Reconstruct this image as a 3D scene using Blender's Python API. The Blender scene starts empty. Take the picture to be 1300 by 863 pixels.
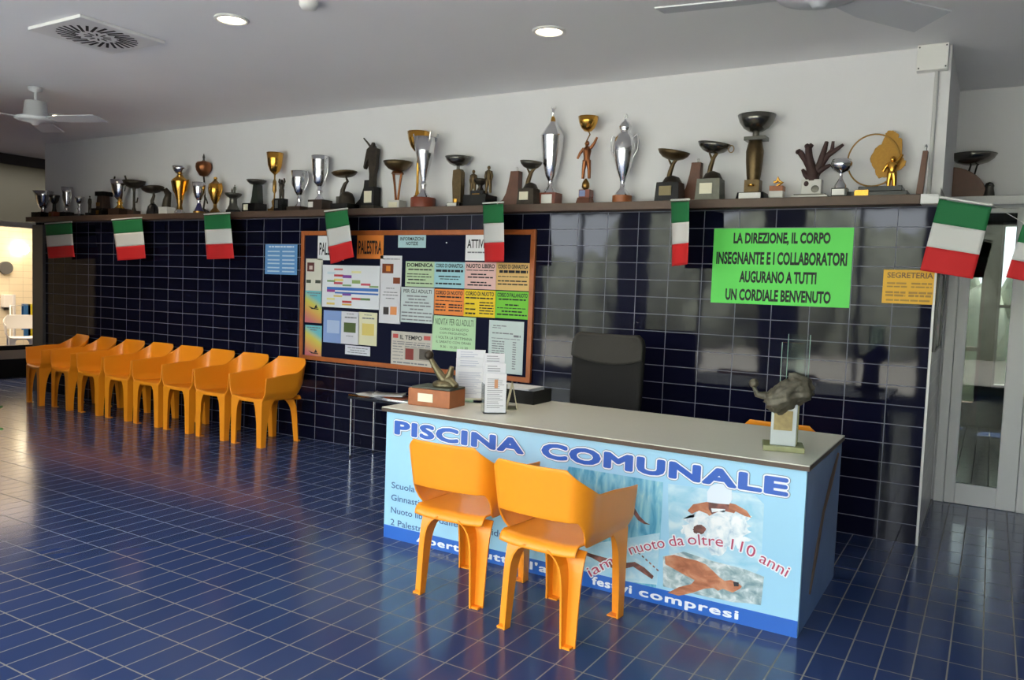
import bpy, bmesh, math, random, mathutils
from mathutils import Vector, Matrix
random.seed(7)
C = bpy.context.scene
COL = C.collection
PI = math.pi

# ------------------------------------------------------------------ camera
FPX, YAW, PITCH, ROLL = 1016.125, 0.539326, -0.0652113, -0.0364124
CAM = Vector((-0.0367, -5.5993, 1.5309))
def _rot():
    Rz = Matrix.Rotation(YAW, 3, 'Z'); Rx = Matrix.Rotation(PITCH, 3, 'X')
    c, s = math.cos(ROLL), math.sin(ROLL)
    Ry = Matrix(((c, 0, s), (0, 1, 0), (-s, 0, c)))
    return Rz @ Rx @ Ry                       # columns: right, forward, up
RC = _rot()
cam_d = bpy.data.cameras.new('camera'); cam_d.sensor_width = 36; cam_d.lens = FPX / 1300 * 36
cam_d.clip_start = 0.05
cam = bpy.data.objects.new('camera', cam_d); COL.objects.link(cam); C.camera = cam
r, f, u = RC.col[0], RC.col[1], RC.col[2]
cam.matrix_world = Matrix(((r[0], u[0], -f[0], CAM[0]), (r[1], u[1], -f[1], CAM[1]), (r[2], u[2], -f[2], CAM[2]), (0, 0, 0, 1)))
def at(px, py, ax, val):
    """point of the plane (axis ax = val) seen at photo pixel px,py"""
    d = RC @ Vector(((px - 650) / FPX, 1.0, -(py - 431.5) / FPX))
    return CAM + d * ((val - CAM[ax]) / d[ax])
def proj(p):
    d = RC.transposed() @ (Vector(p) - CAM)
    return 650 + FPX * d[0] / d[1], 431.5 - FPX * d[2] / d[1]
def mpp(p):
    return (RC.transposed() @ (Vector(p) - CAM))[1] / FPX

# ------------------------------------------------------------------ light
w = bpy.data.worlds.new('world'); C.world = w; w.use_nodes = True
bg = w.node_tree.nodes['Background']; bg.inputs[0].default_value = (0.86, 0.93, 1.0, 1); bg.inputs[1].default_value = 9.0
C.view_settings.view_transform = 'Standard'; C.view_settings.look = 'None'
C.view_settings.exposure = 0.5; C.view_settings.gamma = 1.0; C.view_settings.use_curve_mapping = False
def area(name, loc, size, rot, power, color=(1, 1, 1), portal=False):
    l = bpy.data.lights.new(name, 'AREA'); l.shape = 'RECTANGLE'; l.size, l.size_y = size; l.energy = power; l.color = color
    if portal: l.cycles.is_portal = True
    o = bpy.data.objects.new(name, l); o.location = loc; o.rotation_euler = rot; COL.objects.link(o); return o
YF = -7.4                                     # front wall with the windows, behind the camera
WINS = [(-7.3, -5.7, 0.08, 2.95), (-5.25, -3.2, 0.08, 2.95), (-2.7, -0.9, 0.08, 2.95), (-0.6, 1.4, 0.08, 2.95)]
for x0, x1, z0, z1 in WINS:
    area('window_portal', ((x0 + x1) / 2, YF - 0.1, (z0 + z1) / 2), (x1 - x0, z1 - z0), (PI / 2, 0, 0), 1, portal=True)
sun = bpy.data.lights.new('sun', 'SUN'); sun.energy = 34; sun.angle = 0.02; sun.color = (1, 0.97, 0.93)
so = bpy.data.objects.new('sun', sun); so.rotation_euler = (math.radians(-32), math.radians(8), 0); COL.objects.link(so)
area('pool_room_light', (-14.2, 0.8, 3.0), (3, 4), (0, 0, 0), 180, (1.0, 0.80, 0.60))

# ------------------------------------------------------------------ materials
def lin(c):
    return tuple(((v / 255) / 12.92 if v / 255 <= 0.04045 else ((v / 255 + 0.055) / 1.055) ** 2.4) for v in c) + (1,)
MATS = {}
def mat(name, col, rough=0.5, metal=0.0, spec=0.5, emit=None, es=0, trans=0, coat=0, ior=1.5, noise=0, nscale=40, bump=0):
    if name in MATS: return MATS[name]
    m = bpy.data.materials.new(name); m.use_nodes = True; nt = m.node_tree; b = nt.nodes['Principled BSDF']
    b.inputs['Base Color'].default_value = lin(col); b.inputs['Roughness'].default_value = rough; b.inputs['Metallic'].default_value = metal
    b.inputs['Specular IOR Level'].default_value = spec; b.inputs['IOR'].default_value = ior
    b.inputs['Transmission Weight'].default_value = trans; b.inputs['Coat Weight'].default_value = coat
    if emit: b.inputs['Emission Color'].default_value = lin(emit); b.inputs['Emission Strength'].default_value = es
    if noise or bump:
        tc = nt.nodes.new('ShaderNodeTexCoord'); n = nt.nodes.new('ShaderNodeTexNoise'); n.inputs['Scale'].default_value = nscale; n.inputs['Detail'].default_value = 4
        nt.links.new(tc.outputs['Object'], n.inputs['Vector'])
        if noise:
            mx = nt.nodes.new('ShaderNodeMix'); mx.data_type = 'RGBA'; mx.inputs[6].default_value = lin([max(0, v * (1 - noise)) for v in col]); mx.inputs[7].default_value = lin([min(255, v * (1 + noise)) for v in col])
            nt.links.new(n.outputs['Fac'], mx.inputs[0]); nt.links.new(mx.outputs[2], b.inputs['Base Color'])
        if bump:
            bp = nt.nodes.new('ShaderNodeBump'); bp.inputs['Strength'].default_value = bump; bp.inputs['Distance'].default_value = 0.004
            nt.links.new(n.outputs['Fac'], bp.inputs['Height']); nt.links.new(bp.outputs[0], b.inputs['Normal'])
    MATS[name] = m; return m
def tile_mat(name, axes, off, size, mortar, c1, c2, cm, rough, spec, wob=0.0):
    m = bpy.data.materials.new(name); m.use_nodes = True; nt = m.node_tree; L = nt.links.new; b = nt.nodes['Principled BSDF']
    g = nt.nodes.new('ShaderNodeNewGeometry'); s = nt.nodes.new('ShaderNodeSeparateXYZ'); L(g.outputs['Position'], s.inputs[0])
    cmb = nt.nodes.new('ShaderNodeCombineXYZ')
    for i in (0, 1):
        a = nt.nodes.new('ShaderNodeMath'); a.operation = 'ADD'; a.inputs[1].default_value = off[i]; L(s.outputs[axes[i]], a.inputs[0]); L(a.outputs[0], cmb.inputs[i])
    br = nt.nodes.new('ShaderNodeTexBrick'); br.offset = 0; br.squash = 1
    br.inputs['Scale'].default_value = 1; br.inputs['Brick Width'].default_value = size[0]; br.inputs['Row Height'].default_value = size[1]
    br.inputs['Mortar Size'].default_value = mortar; br.inputs['Mortar Smooth'].default_value = 0.1; br.inputs['Bias'].default_value = 0
    br.inputs['Color1'].default_value = lin(c1); br.inputs['Color2'].default_value = lin(c2); br.inputs['Mortar'].default_value = lin(cm)
    L(cmb.outputs[0], br.inputs['Vector']); L(br.outputs['Color'], b.inputs['Base Color'])
    mr = nt.nodes.new('ShaderNodeMapRange'); mr.inputs[3].default_value = rough; mr.inputs[4].default_value = 0.75; L(br.outputs['Fac'], mr.inputs[0]); L(mr.outputs[0], b.inputs['Roughness'])
    b.inputs['Specular IOR Level'].default_value = spec
    n = nt.nodes.new('ShaderNodeTexNoise'); n.inputs['Scale'].default_value = 5.5; n.inputs['Detail'].default_value = 1; L(g.outputs['Position'], n.inputs['Vector'])
    b1 = nt.nodes.new('ShaderNodeBump'); b1.inputs['Strength'].default_value = wob; b1.inputs['Distance'].default_value = 0.01; L(n.outputs['Fac'], b1.inputs['Height'])
    b2 = nt.nodes.new('ShaderNodeBump'); b2.inputs['Strength'].default_value = 0.5; b2.inputs['Distance'].default_value = 0.002; b2.invert = True; L(br.outputs['Fac'], b2.inputs['Height']); L(b1.outputs[0], b2.inputs['Normal'])
    L(b2.outputs[0], b.inputs['Normal']); return m
M_WTILE = tile_mat('navy_wall_tile', (0, 2), (0.588 + 24.9, 0), (0.249, 0.125), 0.0028, (13, 14, 31), (17, 18, 38), (120, 122, 135), 0.045, 0.22, 0.05)
M_RTILE = tile_mat('white_reveal_tile', (1, 2), (10, 0), (0.249, 0.125), 0.002, (205, 205, 205), (200, 200, 202), (150, 150, 150), 0.2, 0.5)
M_FLOOR = tile_mat('blue_floor_tile', (0, 1), (0.479 + 25, 25), (0.125, 0.25), 0.0032, (45, 62, 103), (50, 67, 110), (136, 133, 126), 0.155, 0.34, 0.03)
M_PFLOOR = tile_mat('pool_wall_tile', (1, 2), (20, 0), (0.25, 0.125), 0.003, (222, 212, 186), (219, 208, 182), (180, 172, 150), 0.2, 0.5)
M_PAINT = mat('white_wall_paint', (222, 222, 225), 0.85, noise=0.012, nscale=3)
M_CEIL = mat('ceiling_paint', (236, 236, 238), 0.85, noise=0.012, nscale=2)
M_WHITE = mat('white_lacquer', (222, 222, 222), 0.35)
M_WHITEP = mat('white_plastic', (225, 225, 222), 0.4)
M_ORANGE = mat('orange_plastic', (251, 154, 30), 0.38, noise=0.01, nscale=200)
M_SILVER = mat('silver', (222, 222, 224), 0.17, 1.0, nscale=55, bump=0.22)
M_GOLD = mat('gold', (214, 160, 70), 0.18, 1.0)
M_BRASS = mat('old_brass', (150, 115, 62), 0.3, 1.0)
M_BRONZE = mat('bronze', (92, 76, 52), 0.4, 0.75, noise=0.25, nscale=30, bump=0.4)
M_DBRONZE = mat('dark_bronze', (62, 55, 47), 0.45, 0.6, noise=0.25, nscale=30, bump=0.4)
M_PEWTER = mat('pewter', (96, 94, 88), 0.35, 0.85)
M_COPPER = mat('copper', (140, 88, 56), 0.35, 0.9)
M_DMETAL = mat('gunmetal', (112, 110, 104), 0.22, 0.9)
M_BLACK = mat('black_gloss', (16, 15, 15), 0.25)
M_BLACKM = mat('black_matt', (16, 16, 17), 0.7)
M_DWOOD = mat('dark_wood', (52, 36, 28), 0.45, noise=0.2, nscale=25)
M_SHELF = mat('brown_shelf_wood', (88, 68, 56), 0.5, noise=0.1, nscale=20)
M_BWOOD = mat('brown_wood', (98, 58, 40), 0.4, noise=0.15, nscale=22)
M_RWOOD = mat('red_wood', (122, 58, 40), 0.35, noise=0.15, nscale=22)
M_OWOOD = mat('orange_wood', (158, 92, 50), 0.4, noise=0.14, nscale=18)
M_FRAME = mat('cork_board_frame', (168, 92, 42), 0.4, noise=0.12, nscale=18)
M_PLAQ = mat('plaque_ivory', (226, 220, 196), 0.4)
M_PLAQW = mat('plaque_white', (228, 226, 222), 0.35)
M_MARBLE = mat('white_marble', (205, 203, 198), 0.3, noise=0.06, nscale=14)
M_ONYX = mat('green_onyx', (140, 142, 100), 0.25, noise=0.22, nscale=16)
M_GREEN = mat('flag_green', (22, 112, 62), 0.75); M_FWHITE = mat('flag_white', (214, 214, 212), 0.75); M_RED = mat('flag_red', (208, 32, 36), 0.75)
M_TINT = mat('tinted_door_glass', (92, 98, 94), 0.02, trans=1.0, ior=1.3)
M_GLASS = mat('clear_glass', (235, 245, 242), 0.02, trans=1.0, ior=1.45)
M_PLATE = mat('plate_glass', (232, 244, 240), 0.02, trans=1.0, ior=1.13)
M_CHROME = mat('chrome', (190, 192, 195), 0.15, 1.0)
M_GREY = mat('grey_metal', (92, 94, 96), 0.45, 0.3)
M_TOP = mat('counter_laminate', (212, 210, 198), 0.32, noise=0.02, nscale=60)
M_EDGE = mat('counter_edge_brown', (82, 66, 54), 0.5)
M_INK = mat('black_ink', (24, 24, 30), 0.7); M_GINK = mat('grey_ink', (120, 122, 128), 0.7)
M_NAVYB = mat('navy_felt', (19, 22, 44), 0.9, spec=0.15, noise=0.06, nscale=150)
M_FABRIC = mat('black_mesh_fabric', (20, 19, 18), 0.85, noise=0.15, nscale=160); M_PAD = mat('charcoal_pad', (50, 48, 44), 0.8, noise=0.08, nscale=120)
M_BULB = mat('lamp_glow', (255, 244, 214), 0.5, emit=(255, 236, 200), es=7.0)
M_GLASSG = mat('grey_panel', (84, 90, 92), 0.6, trans=0.75)

# ------------------------------------------------------------------ mesh helpers
class MB:
    def __init__(s): s.v = []; s.f = []; s.smooth = []
    def add(s, vs, fs, smooth=False):
        n = len(s.v); s.v += [tuple(p) for p in vs]; s.f += [tuple(i + n for i in q) for q in fs]; s.smooth += [smooth] * len(fs); return s
    def box(s, x0, x1, y0, y1, z0, z1, taper=0):
        t = taper
        v = [(x0, y0, z0), (x1, y0, z0), (x1, y1, z0), (x0, y1, z0), (x0 + t, y0 + t, z1), (x1 - t, y0 + t, z1), (x1 - t, y1 - t, z1), (x0 + t, y1 - t, z1)]
        return s.add(v, [(0, 3, 2, 1), (4, 5, 6, 7), (0, 1, 5, 4), (1, 2, 6, 5), (2, 3, 7, 6), (3, 0, 4, 7)])
    def bx(s, cx, cy, z0, sx, sy, sz, taper=0): return s.box(cx - sx / 2, cx + sx / 2, cy - sy / 2, cy + sy / 2, z0, z0 + sz, taper)
    def lathe(s, prof, c=(0, 0, 0), n=28, tilt=None):
        vs = []; fs = []
        for rr, z in prof:
            for i in range(n):
                a = 2 * PI * i / n; p = Vector((rr * math.cos(a), rr * math.sin(a), z))
                if tilt: p = tilt @ p
                vs.append((c[0] + p[0], c[1] + p[1], c[2] + p[2]))
        k = len(prof)
        for j in range(k - 1):
            for i in range(n): fs.append((j * n + i, j * n + (i + 1) % n, (j + 1) * n + (i + 1) % n, (j + 1) * n + i))
        s.add(vs, fs, True)
        if prof[0][0] > 1e-6: s.add(vs[:n], [tuple(range(n - 1, -1, -1))])
        if prof[-1][0] > 1e-6: s.add(vs[-n:], [tuple(range(n))])
        return s
    def tube(s, pts, rad, n=10, closed=False):
        pts = [Vector(p) for p in pts]; m = len(pts); rr = rad if isinstance(rad, (list, tuple)) else [rad] * m
        vs = []; fs = []; prev = None
        for i, p in enumerate(pts):
            t = (pts[(i + 1) % m] - pts[i - 1]) if closed else (pts[min(i + 1, m - 1)] - pts[max(i - 1, 0)])
            t.normalize()
            a = prev - t * prev.dot(t) if prev else Vector((0, 0, 1)).cross(t)
            if a.length < 1e-4: a = Vector((1, 0, 0)).cross(t)
            if a.length < 1e-4: a = Vector((0, 1, 0)).cross(t)
            a.normalize(); prev = a; b = t.cross(a)
            for k in range(n):
                q = 2 * PI * k / n; vs.append(p + (a * math.cos(q) + b * math.sin(q)) * rr[i])
        for i in range(m if closed else m - 1):
            j = (i + 1) % m
            for k in range(n): fs.append((i * n + k, i * n + (k + 1) % n, j * n + (k + 1) % n, j * n + k))
        s.add(vs, fs, True)
        if not closed: s.add(vs[:n], [tuple(range(n - 1, -1, -1))]); s.add(vs[-n:], [tuple(range(n))])
        return s
    def ball(s, c, rx, ry=None, rz=None, n=16):
        ry = ry or rx; rz = rz or rx; k = n // 2
        vs = []; fs = []
        for j in range(k + 1):
            th = PI * j / k
            for i in range(n):
                a = 2 * PI * i / n; vs.append((c[0] + rx * math.sin(th) * math.cos(a), c[1] + ry * math.sin(th) * math.sin(a), c[2] - rz * math.cos(th)))
        for j in range(k):
            for i in range(n): fs.append((j * n + i, j * n + (i + 1) % n, (j + 1) * n + (i + 1) % n, (j + 1) * n + i))
        return s.add(vs, fs, True)
    def prism(s, poly, y0, y1):               # outline in x,z, extruded along y
        n = len(poly)
        ar = sum(poly[i][0] * poly[(i + 1) % n][1] - poly[(i + 1) % n][0] * poly[i][1] for i in range(n))
        if ar < 0: poly = poly[::-1]
        vs = [(x, y0, z) for x, z in poly] + [(x, y1, z) for x, z in poly]
        return s.add(vs, [tuple(range(n)), tuple(range(2 * n - 1, n - 1, -1))] + [((i + 1) % n, i, n + i, n + (i + 1) % n) for i in range(n)])
    def loft(s, secs, smooth=False):          # list of equal-length rings
        n = len(secs[0]); vs = [p for q in secs for p in q]; fs = []
        for j in range(len(secs) - 1):
            for i in range(n): fs.append((j * n + i, j * n + (i + 1) % n, (j + 1) * n + (i + 1) % n, (j + 1) * n + i))
        fs += [tuple(range(n - 1, -1, -1)), tuple(range((len(secs) - 1) * n, len(secs) * n))]
        return s.add(vs, fs, smooth)
    def grid(s, fn, nu, nv, smooth=True):
        vs = [fn(i / nu, j / nv) for j in range(nv + 1) for i in range(nu + 1)]
        return s.add(vs, [(j * (nu + 1) + i, j * (nu + 1) + i + 1, (j + 1) * (nu + 1) + i + 1, (j + 1) * (nu + 1) + i) for j in range(nv) for i in range(nu)], smooth)
    def xform(s, mtx): s.v = [tuple(mtx @ Vector(p)) for p in s.v]; return s
    def build(s, name, m, parent=None, bevel=0, fix=True):
        me = bpy.data.meshes.new(name); me.from_pydata(s.v, [], s.f)
        if fix:
            b = bmesh.new(); b.from_mesh(me); bmesh.ops.recalc_face_normals(b, faces=b.faces); b.to_mesh(me); b.free()
        for p, sm in zip(me.polygons, s.smooth): p.use_smooth = sm
        me.materials.append(m); o = bpy.data.objects.new(name, me); COL.objects.link(o)
        if parent: o.parent = parent
        if bevel:
            bv = o.modifiers.new('bevel', 'BEVEL'); bv.width = bevel; bv.segments = 2; bv.limit_method = 'ANGLE'
        return o
def tag(o, label, cat, group=None):
    o['label'] = label; o['category'] = cat
    if group: o['group'] = group
    return o
def thing(name, label, cat, loc=(0, 0, 0), rz=0, group=None):
    o = bpy.data.objects.new(name, None); COL.objects.link(o); o.location = loc; o.rotation_euler = (0, 0, rz); o.empty_display_size = 0.1
    return tag(o, label, cat, group)
def struct(name, mb, m, parent=None, bevel=0):
    o = mb.build(name, m, parent, bevel)
    if not parent: o['kind'] = 'structure'
    return o
def kids(o): return [c for c in bpy.data.objects if c.parent == o]
def dup(root, loc, rz, label):
    rr = root.copy(); COL.objects.link(rr); rr.location = loc; rr.rotation_euler = (0, 0, rz); rr['label'] = label
    for ch in kids(root):
        c = ch.copy(); COL.objects.link(c); c.parent = rr
    return rr
_tc = {}
def text_mesh(s, off=0.0, sp=1.0):
    k = (s, off, sp)
    if k in _tc: return _tc[k]
    cu = bpy.data.curves.new('t', 'FONT'); cu.body = s; cu.size = 1; cu.offset = off; cu.space_character = sp; cu.resolution_u = 3; cu.fill_mode = 'FRONT'
    o = bpy.data.objects.new('t', cu); COL.objects.link(o); dg = bpy.context.evaluated_depsgraph_get(); dg.update()
    me = bpy.data.meshes.new_from_object(o.evaluated_get(dg)); vs = [tuple(v.co) for v in me.vertices]; fs = [tuple(p.vertices) for p in me.polygons]
    bpy.data.objects.remove(o); bpy.data.curves.remove(cu); bpy.data.meshes.remove(me)
    _tc[k] = (vs, fs); return _tc[k]
def lettering(mb, s, x0, x1, z0, z1, y, off=0.0, ref=None, map_fn=None):
    """text filling the box x0..x1, z0..z1 of the plane y, read from -y"""
    vs, fs = text_mesh(s, off); rv = text_mesh(ref or s)[0] if off else vs
    ax, bx_ = min(v[0] for v in rv), max(v[0] for v in rv); az, bz = min(v[1] for v in rv), max(v[1] for v in rv)
    sx = (x1 - x0) / (bx_ - ax); sz = (z1 - z0) / (bz - az)
    out = [(x0 + (v[0] - ax) * sx, y, z0 + (v[1] - az) * sz) for v in vs]
    if map_fn: out = [map_fn(p) for p in out]
    return mb.add(out, fs)

def words(line, x0, x1):
    """split a line into words with the x range each one takes"""
    vs = text_mesh(line)[0]; a, b = min(v[0] for v in vs), max(v[0] for v in vs); out = []; pos = 0
    for wd in line.split():
        i = line.index(wd, pos); pos = i + len(wd)
        pv = text_mesh(line[:pos])[0]; e = max(v[0] for v in pv); wv = text_mesh(wd)[0]; s_ = e - (max(v[0] for v in wv) - min(v[0] for v in wv))
        out.append((wd, x0 + (s_ - a) / (b - a) * (x1 - x0), x0 + (e - a) / (b - a) * (x1 - x0)))
    return out
def base_fit(s, zb, cap):
    vs = text_mesh(s)[0]; k = cap / max(v[1] for v in text_mesh('E')[0]); return zb + min(v[1] for v in vs) * k, zb + max(v[1] for v in vs) * k

# ------------------------------------------------------------------ the room
XR = -0.36                                    # right corner of the tiled wall
ZC = 3.14; ZT = 2.13; YU = 0.15
XL = -10.5                                    # left end of the tiled wall
struct('floor', MB().box(-17, 4, YF - 0.2, 7.2, -0.1, 0), M_FLOOR)
struct('ceiling', MB().box(-17, 4, YF - 0.2, 7.2, ZC, ZC + 0.15), M_CEIL)
struct('wall_back', MB().box(XL + .06, XR - 0.004, 0, YU, 0, ZT), M_WTILE)
struct('wall_back_upper', MB().box(XL, XR - 0.004, YU, 0.32, 0, ZC), M_PAINT)
struct('wall_reveal', MB().box(XR - 0.16, XR - 0.004, 0.32, 1.42, 0, ZC), M_PAINT)
struct('wall_reveal_tiles', MB().box(XR - 0.004, XR, 0.004, 1.42, 0, 2.24), M_RTILE)
struct('wall_reveal_upper', MB().box(XR - 0.004, XR, YU, 1.42, 2.24, ZC), M_PAINT)
struct('trim_1', MB().box(XR - 0.001, XR + 0.011, -0.006, 0.006, 0, ZT), M_WHITEP)
# far wall of the alcove with its door
YD = 1.42
struct('wall_alcove', MB().box(XR, 4, YD, YD + 0.15, 2.32, ZC).box(XR - 0.15, XR + 0.015, YD, YD + 0.15, 0, 2.32).box(0.95, 4, YD, YD + 0.15, 0, 2.32), M_PAINT)
struct('trim_2', MB().box(XR, 1.0, YD - 0.24, YD + 0.02, 2.255, 2.32), M_WHITE, bevel=0.006)
fr = struct('door_1', MB().box(XR + 0.015, -0.275, YD - 0.05, YD + 0.08, 0, 2.255).box(0.20, 0.27, YD - 0.05, YD + 0.08, 0, 2.255), M_WHITE, bevel=0.006)
lf = MB()
for a in ((-0.272, -0.200, 0.002, 2.25), (0.072, 0.197, 0.002, 2.25), (-0.200, 0.072, 0.002, 0.16), (-0.200, 0.072, 2.215, 2.25)):
    lf.box(a[0], a[1], YD - 0.045, YD, a[2], a[3])
lf.build('door_leaf', M_WHITE, fr, 0.004)
MB().box(-0.2, 0.072, YD - 0.026, YD - 0.02, 0.16, 2.215).build('door_glass', M_TINT, fr)
MB().box(0.27, 0.95, YD - 0.01, YD, 0, 2.255).build('side_panel', mat('dark_glass', (22, 22, 24), 0.15), fr)
# corridor seen through the glass of the door
M_CGREEN = mat('corridor_green', (70, 105, 58), 0.7)
struct('wall_corridor_left', MB().box(-1.75, -1.6, YD + 0.15, 6.2, 0, ZC), M_CGREEN)
struct('wall_corridor_right', MB().box(1.4, 1.55, YD + 0.15, 6.2, 0, ZC), M_CGREEN)
wc = MB()
for a in ((-1.75, -0.46, 0, ZC), (-0.46, -0.14, 2.05, ZC), (-0.14, -0.0, 0, ZC), (0.0, 0.42, 2.55, ZC), (0.42, 1.55, 0, ZC), (0.0, 0.42, 0, 0.5)):
    wc.box(a[0], a[1], 6.0, 6.15, a[2], a[3])
struct('wall_corridor_end', wc, M_CGREEN)
wf = MB()
for a in ((-0.46, -0.42, 0, 2.05), (-0.18, -0.14, 0, 2.05), (-0.42, -0.18, 1.87, 2.05), (-0.42, -0.18, 0.95, 1.0), (-0.42, -0.18, 0, 0.3)):
    wf.box(a[0], a[1], 5.95, 6.05, a[2], a[3])
struct('door_2', wf, mat('corridor_door_wood', (120, 84, 56), 0.5))
w1 = MB()
for a in ((0.0, 0.03, 0.5, 2.55), (0.39, 0.42, 0.5, 2.55), (0.03, 0.39, 2.5, 2.55), (0.03, 0.39, 0.5, 0.55), (0.03, 0.39, 1.5, 1.54)):
    w1.box(a[0], a[1], 5.97, 6.05, a[2], a[3])
struct('window_5', w1, M_WHITE)
# front wall with the windows (behind the camera) and right wall
fw = MB(); xs = [-12.2]
for x0, x1, z0, z1 in WINS:
    fw.box(xs[-1], x0, YF - 0.2, YF, 0, ZC); fw.box(x0, x1, YF - 0.2, YF, 0, z0); fw.box(x0, x1, YF - 0.2, YF, z1, ZC); xs.append(x1)
fw.box(xs[-1], 2.2, YF - 0.2, YF, 0, ZC)
struct('wall_front', fw, M_PAINT)
for i, (x0, x1, z0, z1) in enumerate(WINS):
    m = MB(); t = 0.06
    m.box(x0, x0 + t, YF - 0.14, YF - 0.06, z0, z1).box(x1 - t, x1, YF - 0.14, YF - 0.06, z0, z1).box(x0, x1, YF - 0.14, YF - 0.06, z0, z0 + t).box(x0, x1, YF - 0.14, YF - 0.06, z1 - t, z1)
    m.box((x0 + x1) / 2 - 0.03, (x0 + x1) / 2 + 0.03, YF - 0.14, YF - 0.06, z0, z1)
    struct('window_%d' % (i + 1), m, M_GREY)
struct('wall_light_block', MB().box(-7.9, -7.75, YF, -2.35, 0, ZC), M_PAINT)  # added wall out of view, keeps window light off the left end
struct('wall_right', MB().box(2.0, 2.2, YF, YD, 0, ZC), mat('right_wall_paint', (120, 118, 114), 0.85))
struct('ground_outside', MB().box(-60, 40, -60, YF - 0.2, -0.2, -0.05).box(-60, 40, 7.2, 60, -0.2, -0.05), mat('pale_paving', (176, 172, 160), 0.9, noise=0.1, nscale=2))
hg = MB()
for i in range(80):
    x_ = -34 + i * 0.75; hg.ball((x_, -19 + random.uniform(-.8, .8), random.uniform(.6, 2.6)), random.uniform(.8, 1.6), random.uniform(.8, 1.3), random.uniform(1.2, 2.6), 10)
for i in range(16):
    hg.ball((-3 + i * .4, 9 + random.uniform(-.4, .4), random.uniform(.4, 2.2)), random.uniform(.4, .7), .6, random.uniform(.8, 1.3), 10)
ho = hg.build('hedge', mat('hedge_green', (126, 130, 116), .9, noise=.5, nscale=3)); ho['kind'] = 'stuff'; tag(ho, 'green hedges growing outside the windows', 'hedge')
# pool room on the left, behind a glazed partition
XP = -12.0
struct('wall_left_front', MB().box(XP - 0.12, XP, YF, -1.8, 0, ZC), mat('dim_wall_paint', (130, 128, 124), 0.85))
struct('wall_left', MB().box(XP - 0.1, XP, -1.8, 3.2, 0, 0.26), mat('black_dado', (18, 18, 19), 0.5))
struct('trim_3', MB().box(XP - 0.16, XP + 0.05, -1.8, 3.2, 0.26, 0.385), mat('pale_sill', (205, 190, 172), 0.35))
struct('trim_4', MB().box(XP - 0.04, XP + 0.02, -1.8, 3.2, 0.385, 0.45), M_BLACKM)
struct('trim_5', MB().box(XP - 0.12, XP + 0.06, -1.8, 3.2, 2.13, 2.2), M_WHITE)
struct('wall_left_upper', MB().box(XP - 0.05, XP, -1.8, 3.2, 2.2, 3.0), M_GLASSG)
struct('trim_6', MB().box(XP - 0.1, XP + 0.05, -1.8, 3.2, 3.0, ZC), mat('beam_grey', (66, 66, 68), .6))
wn = MB()
for y in (-1.77, -0.9, 3.0): wn.box(XP - 0.04, XP, y - 0.025, y + 0.025, 0.45, 2.13)
wn_o = struct('window_6', wn, M_BLACKM)
struct('wall_pool_back', MB().box(-16.2, -16, YF, 7.0, 0, ZC), M_PFLOOR)
struct('wall_pool_side', MB().box(-16.2, -2, 3.2, 3.35, 0, ZC), M_PFLOOR)
struct('wall_pool_front', MB().box(-16.2, -12.1, -4.2, -4.05, 0, ZC), M_PFLOOR)
struct('wall_pillar', MB().box(XL + 0.04, XL + 0.28, -0.035, 0.36, 0, ZT - 0.03), M_GREY, bevel=0.004)

# shelf on top of the tiles
YS = -0.12; ZS = 2.19
tag(MB().box(XL + 0.05, -0.46, YS, YU, ZT, ZS).build('trophy_shelf', M_SHELF, None, 0.004), 'long brown wooden shelf along the top of the navy tiled wall', 'shelf')
tag(MB().box(-0.46, XR, YS, YU, ZT, ZS).build('shelf_end_block', M_WHITE, None, 0.004), 'short white end piece of the shelf at the right wall corner', 'shelf end')

# ------------------------------------------------------------------ counter
CX0, CX1, CY0, CY1, CZ = -3.11, -0.70, -1.893, -0.95, 0.795
ct = thing('reception_counter', 'long grey topped reception counter with a light blue swimming pool banner', 'counter', (0, 0, 0))
MB().box(CX0 - 0.015, CX1 + 0.015, CY0 - 0.03, CY1, CZ - 0.02, CZ).build('worktop', M_TOP, ct, 0.002)
MB().box(CX0 - 0.0155, CX1 + 0.0155, CY0 - 0.0305, CY1 - 0.001, CZ - 0.026, CZ - 0.005).build('worktop_edge', M_EDGE, ct)
MB().box(CX0, CX1, CY0, CY0 + 0.025, 0.0, CZ - 0.02).build('front_panel', mat('banner_light_blue', (164, 214, 240), 0.3, noise=0.035, nscale=1.6), ct)
MB().box(CX0, CX0 + 0.025, CY0 + 0.025, CY1 + 0.05, 0.0, CZ - 0.02).build('side_panel', M_EDGE, ct)
sp = MB().box(CX1 - 0.025, CX1, CY0 + 0.025, CY1 + 0.02, 0.0, CZ - 0.02).build('side_panel', mat('side_panel_blue', (112, 148, 198), 0.16, noise=0.12, nscale=2.5), ct)
sp['label'] = 'glossy blue right side panel with a peeling brown seam'
sm = MB().tube([(CX1 + 0.001, -1.06, 0.71), (CX1 + 0.002, -1.25, 0.6), (CX1 + 0.002, -1.42, 0.47), (CX1 + 0.002, -1.56, 0.3), (CX1 + 0.002, -1.66, 0.13)], [0.008, 0.014, 0.009, 0.012, 0.006], 6)
sm.build('peeling_seam', mat('seam_brown', (70, 58, 52), 0.6), sp)
B0 = CY0 - 0.0004
def lay(k): return CY0 - 0.0005 - 0.0004 * k
ban = lambda px, py: (lambda p: (p[0], p[2]))(at(px, py, 1, CY0))
MB().box(CX0, CX1, lay(3), CY0, 0.0, 0.078).build('banner_stripe', mat('banner_royal_blue', (45, 104, 196), 0.3), ct)
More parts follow.
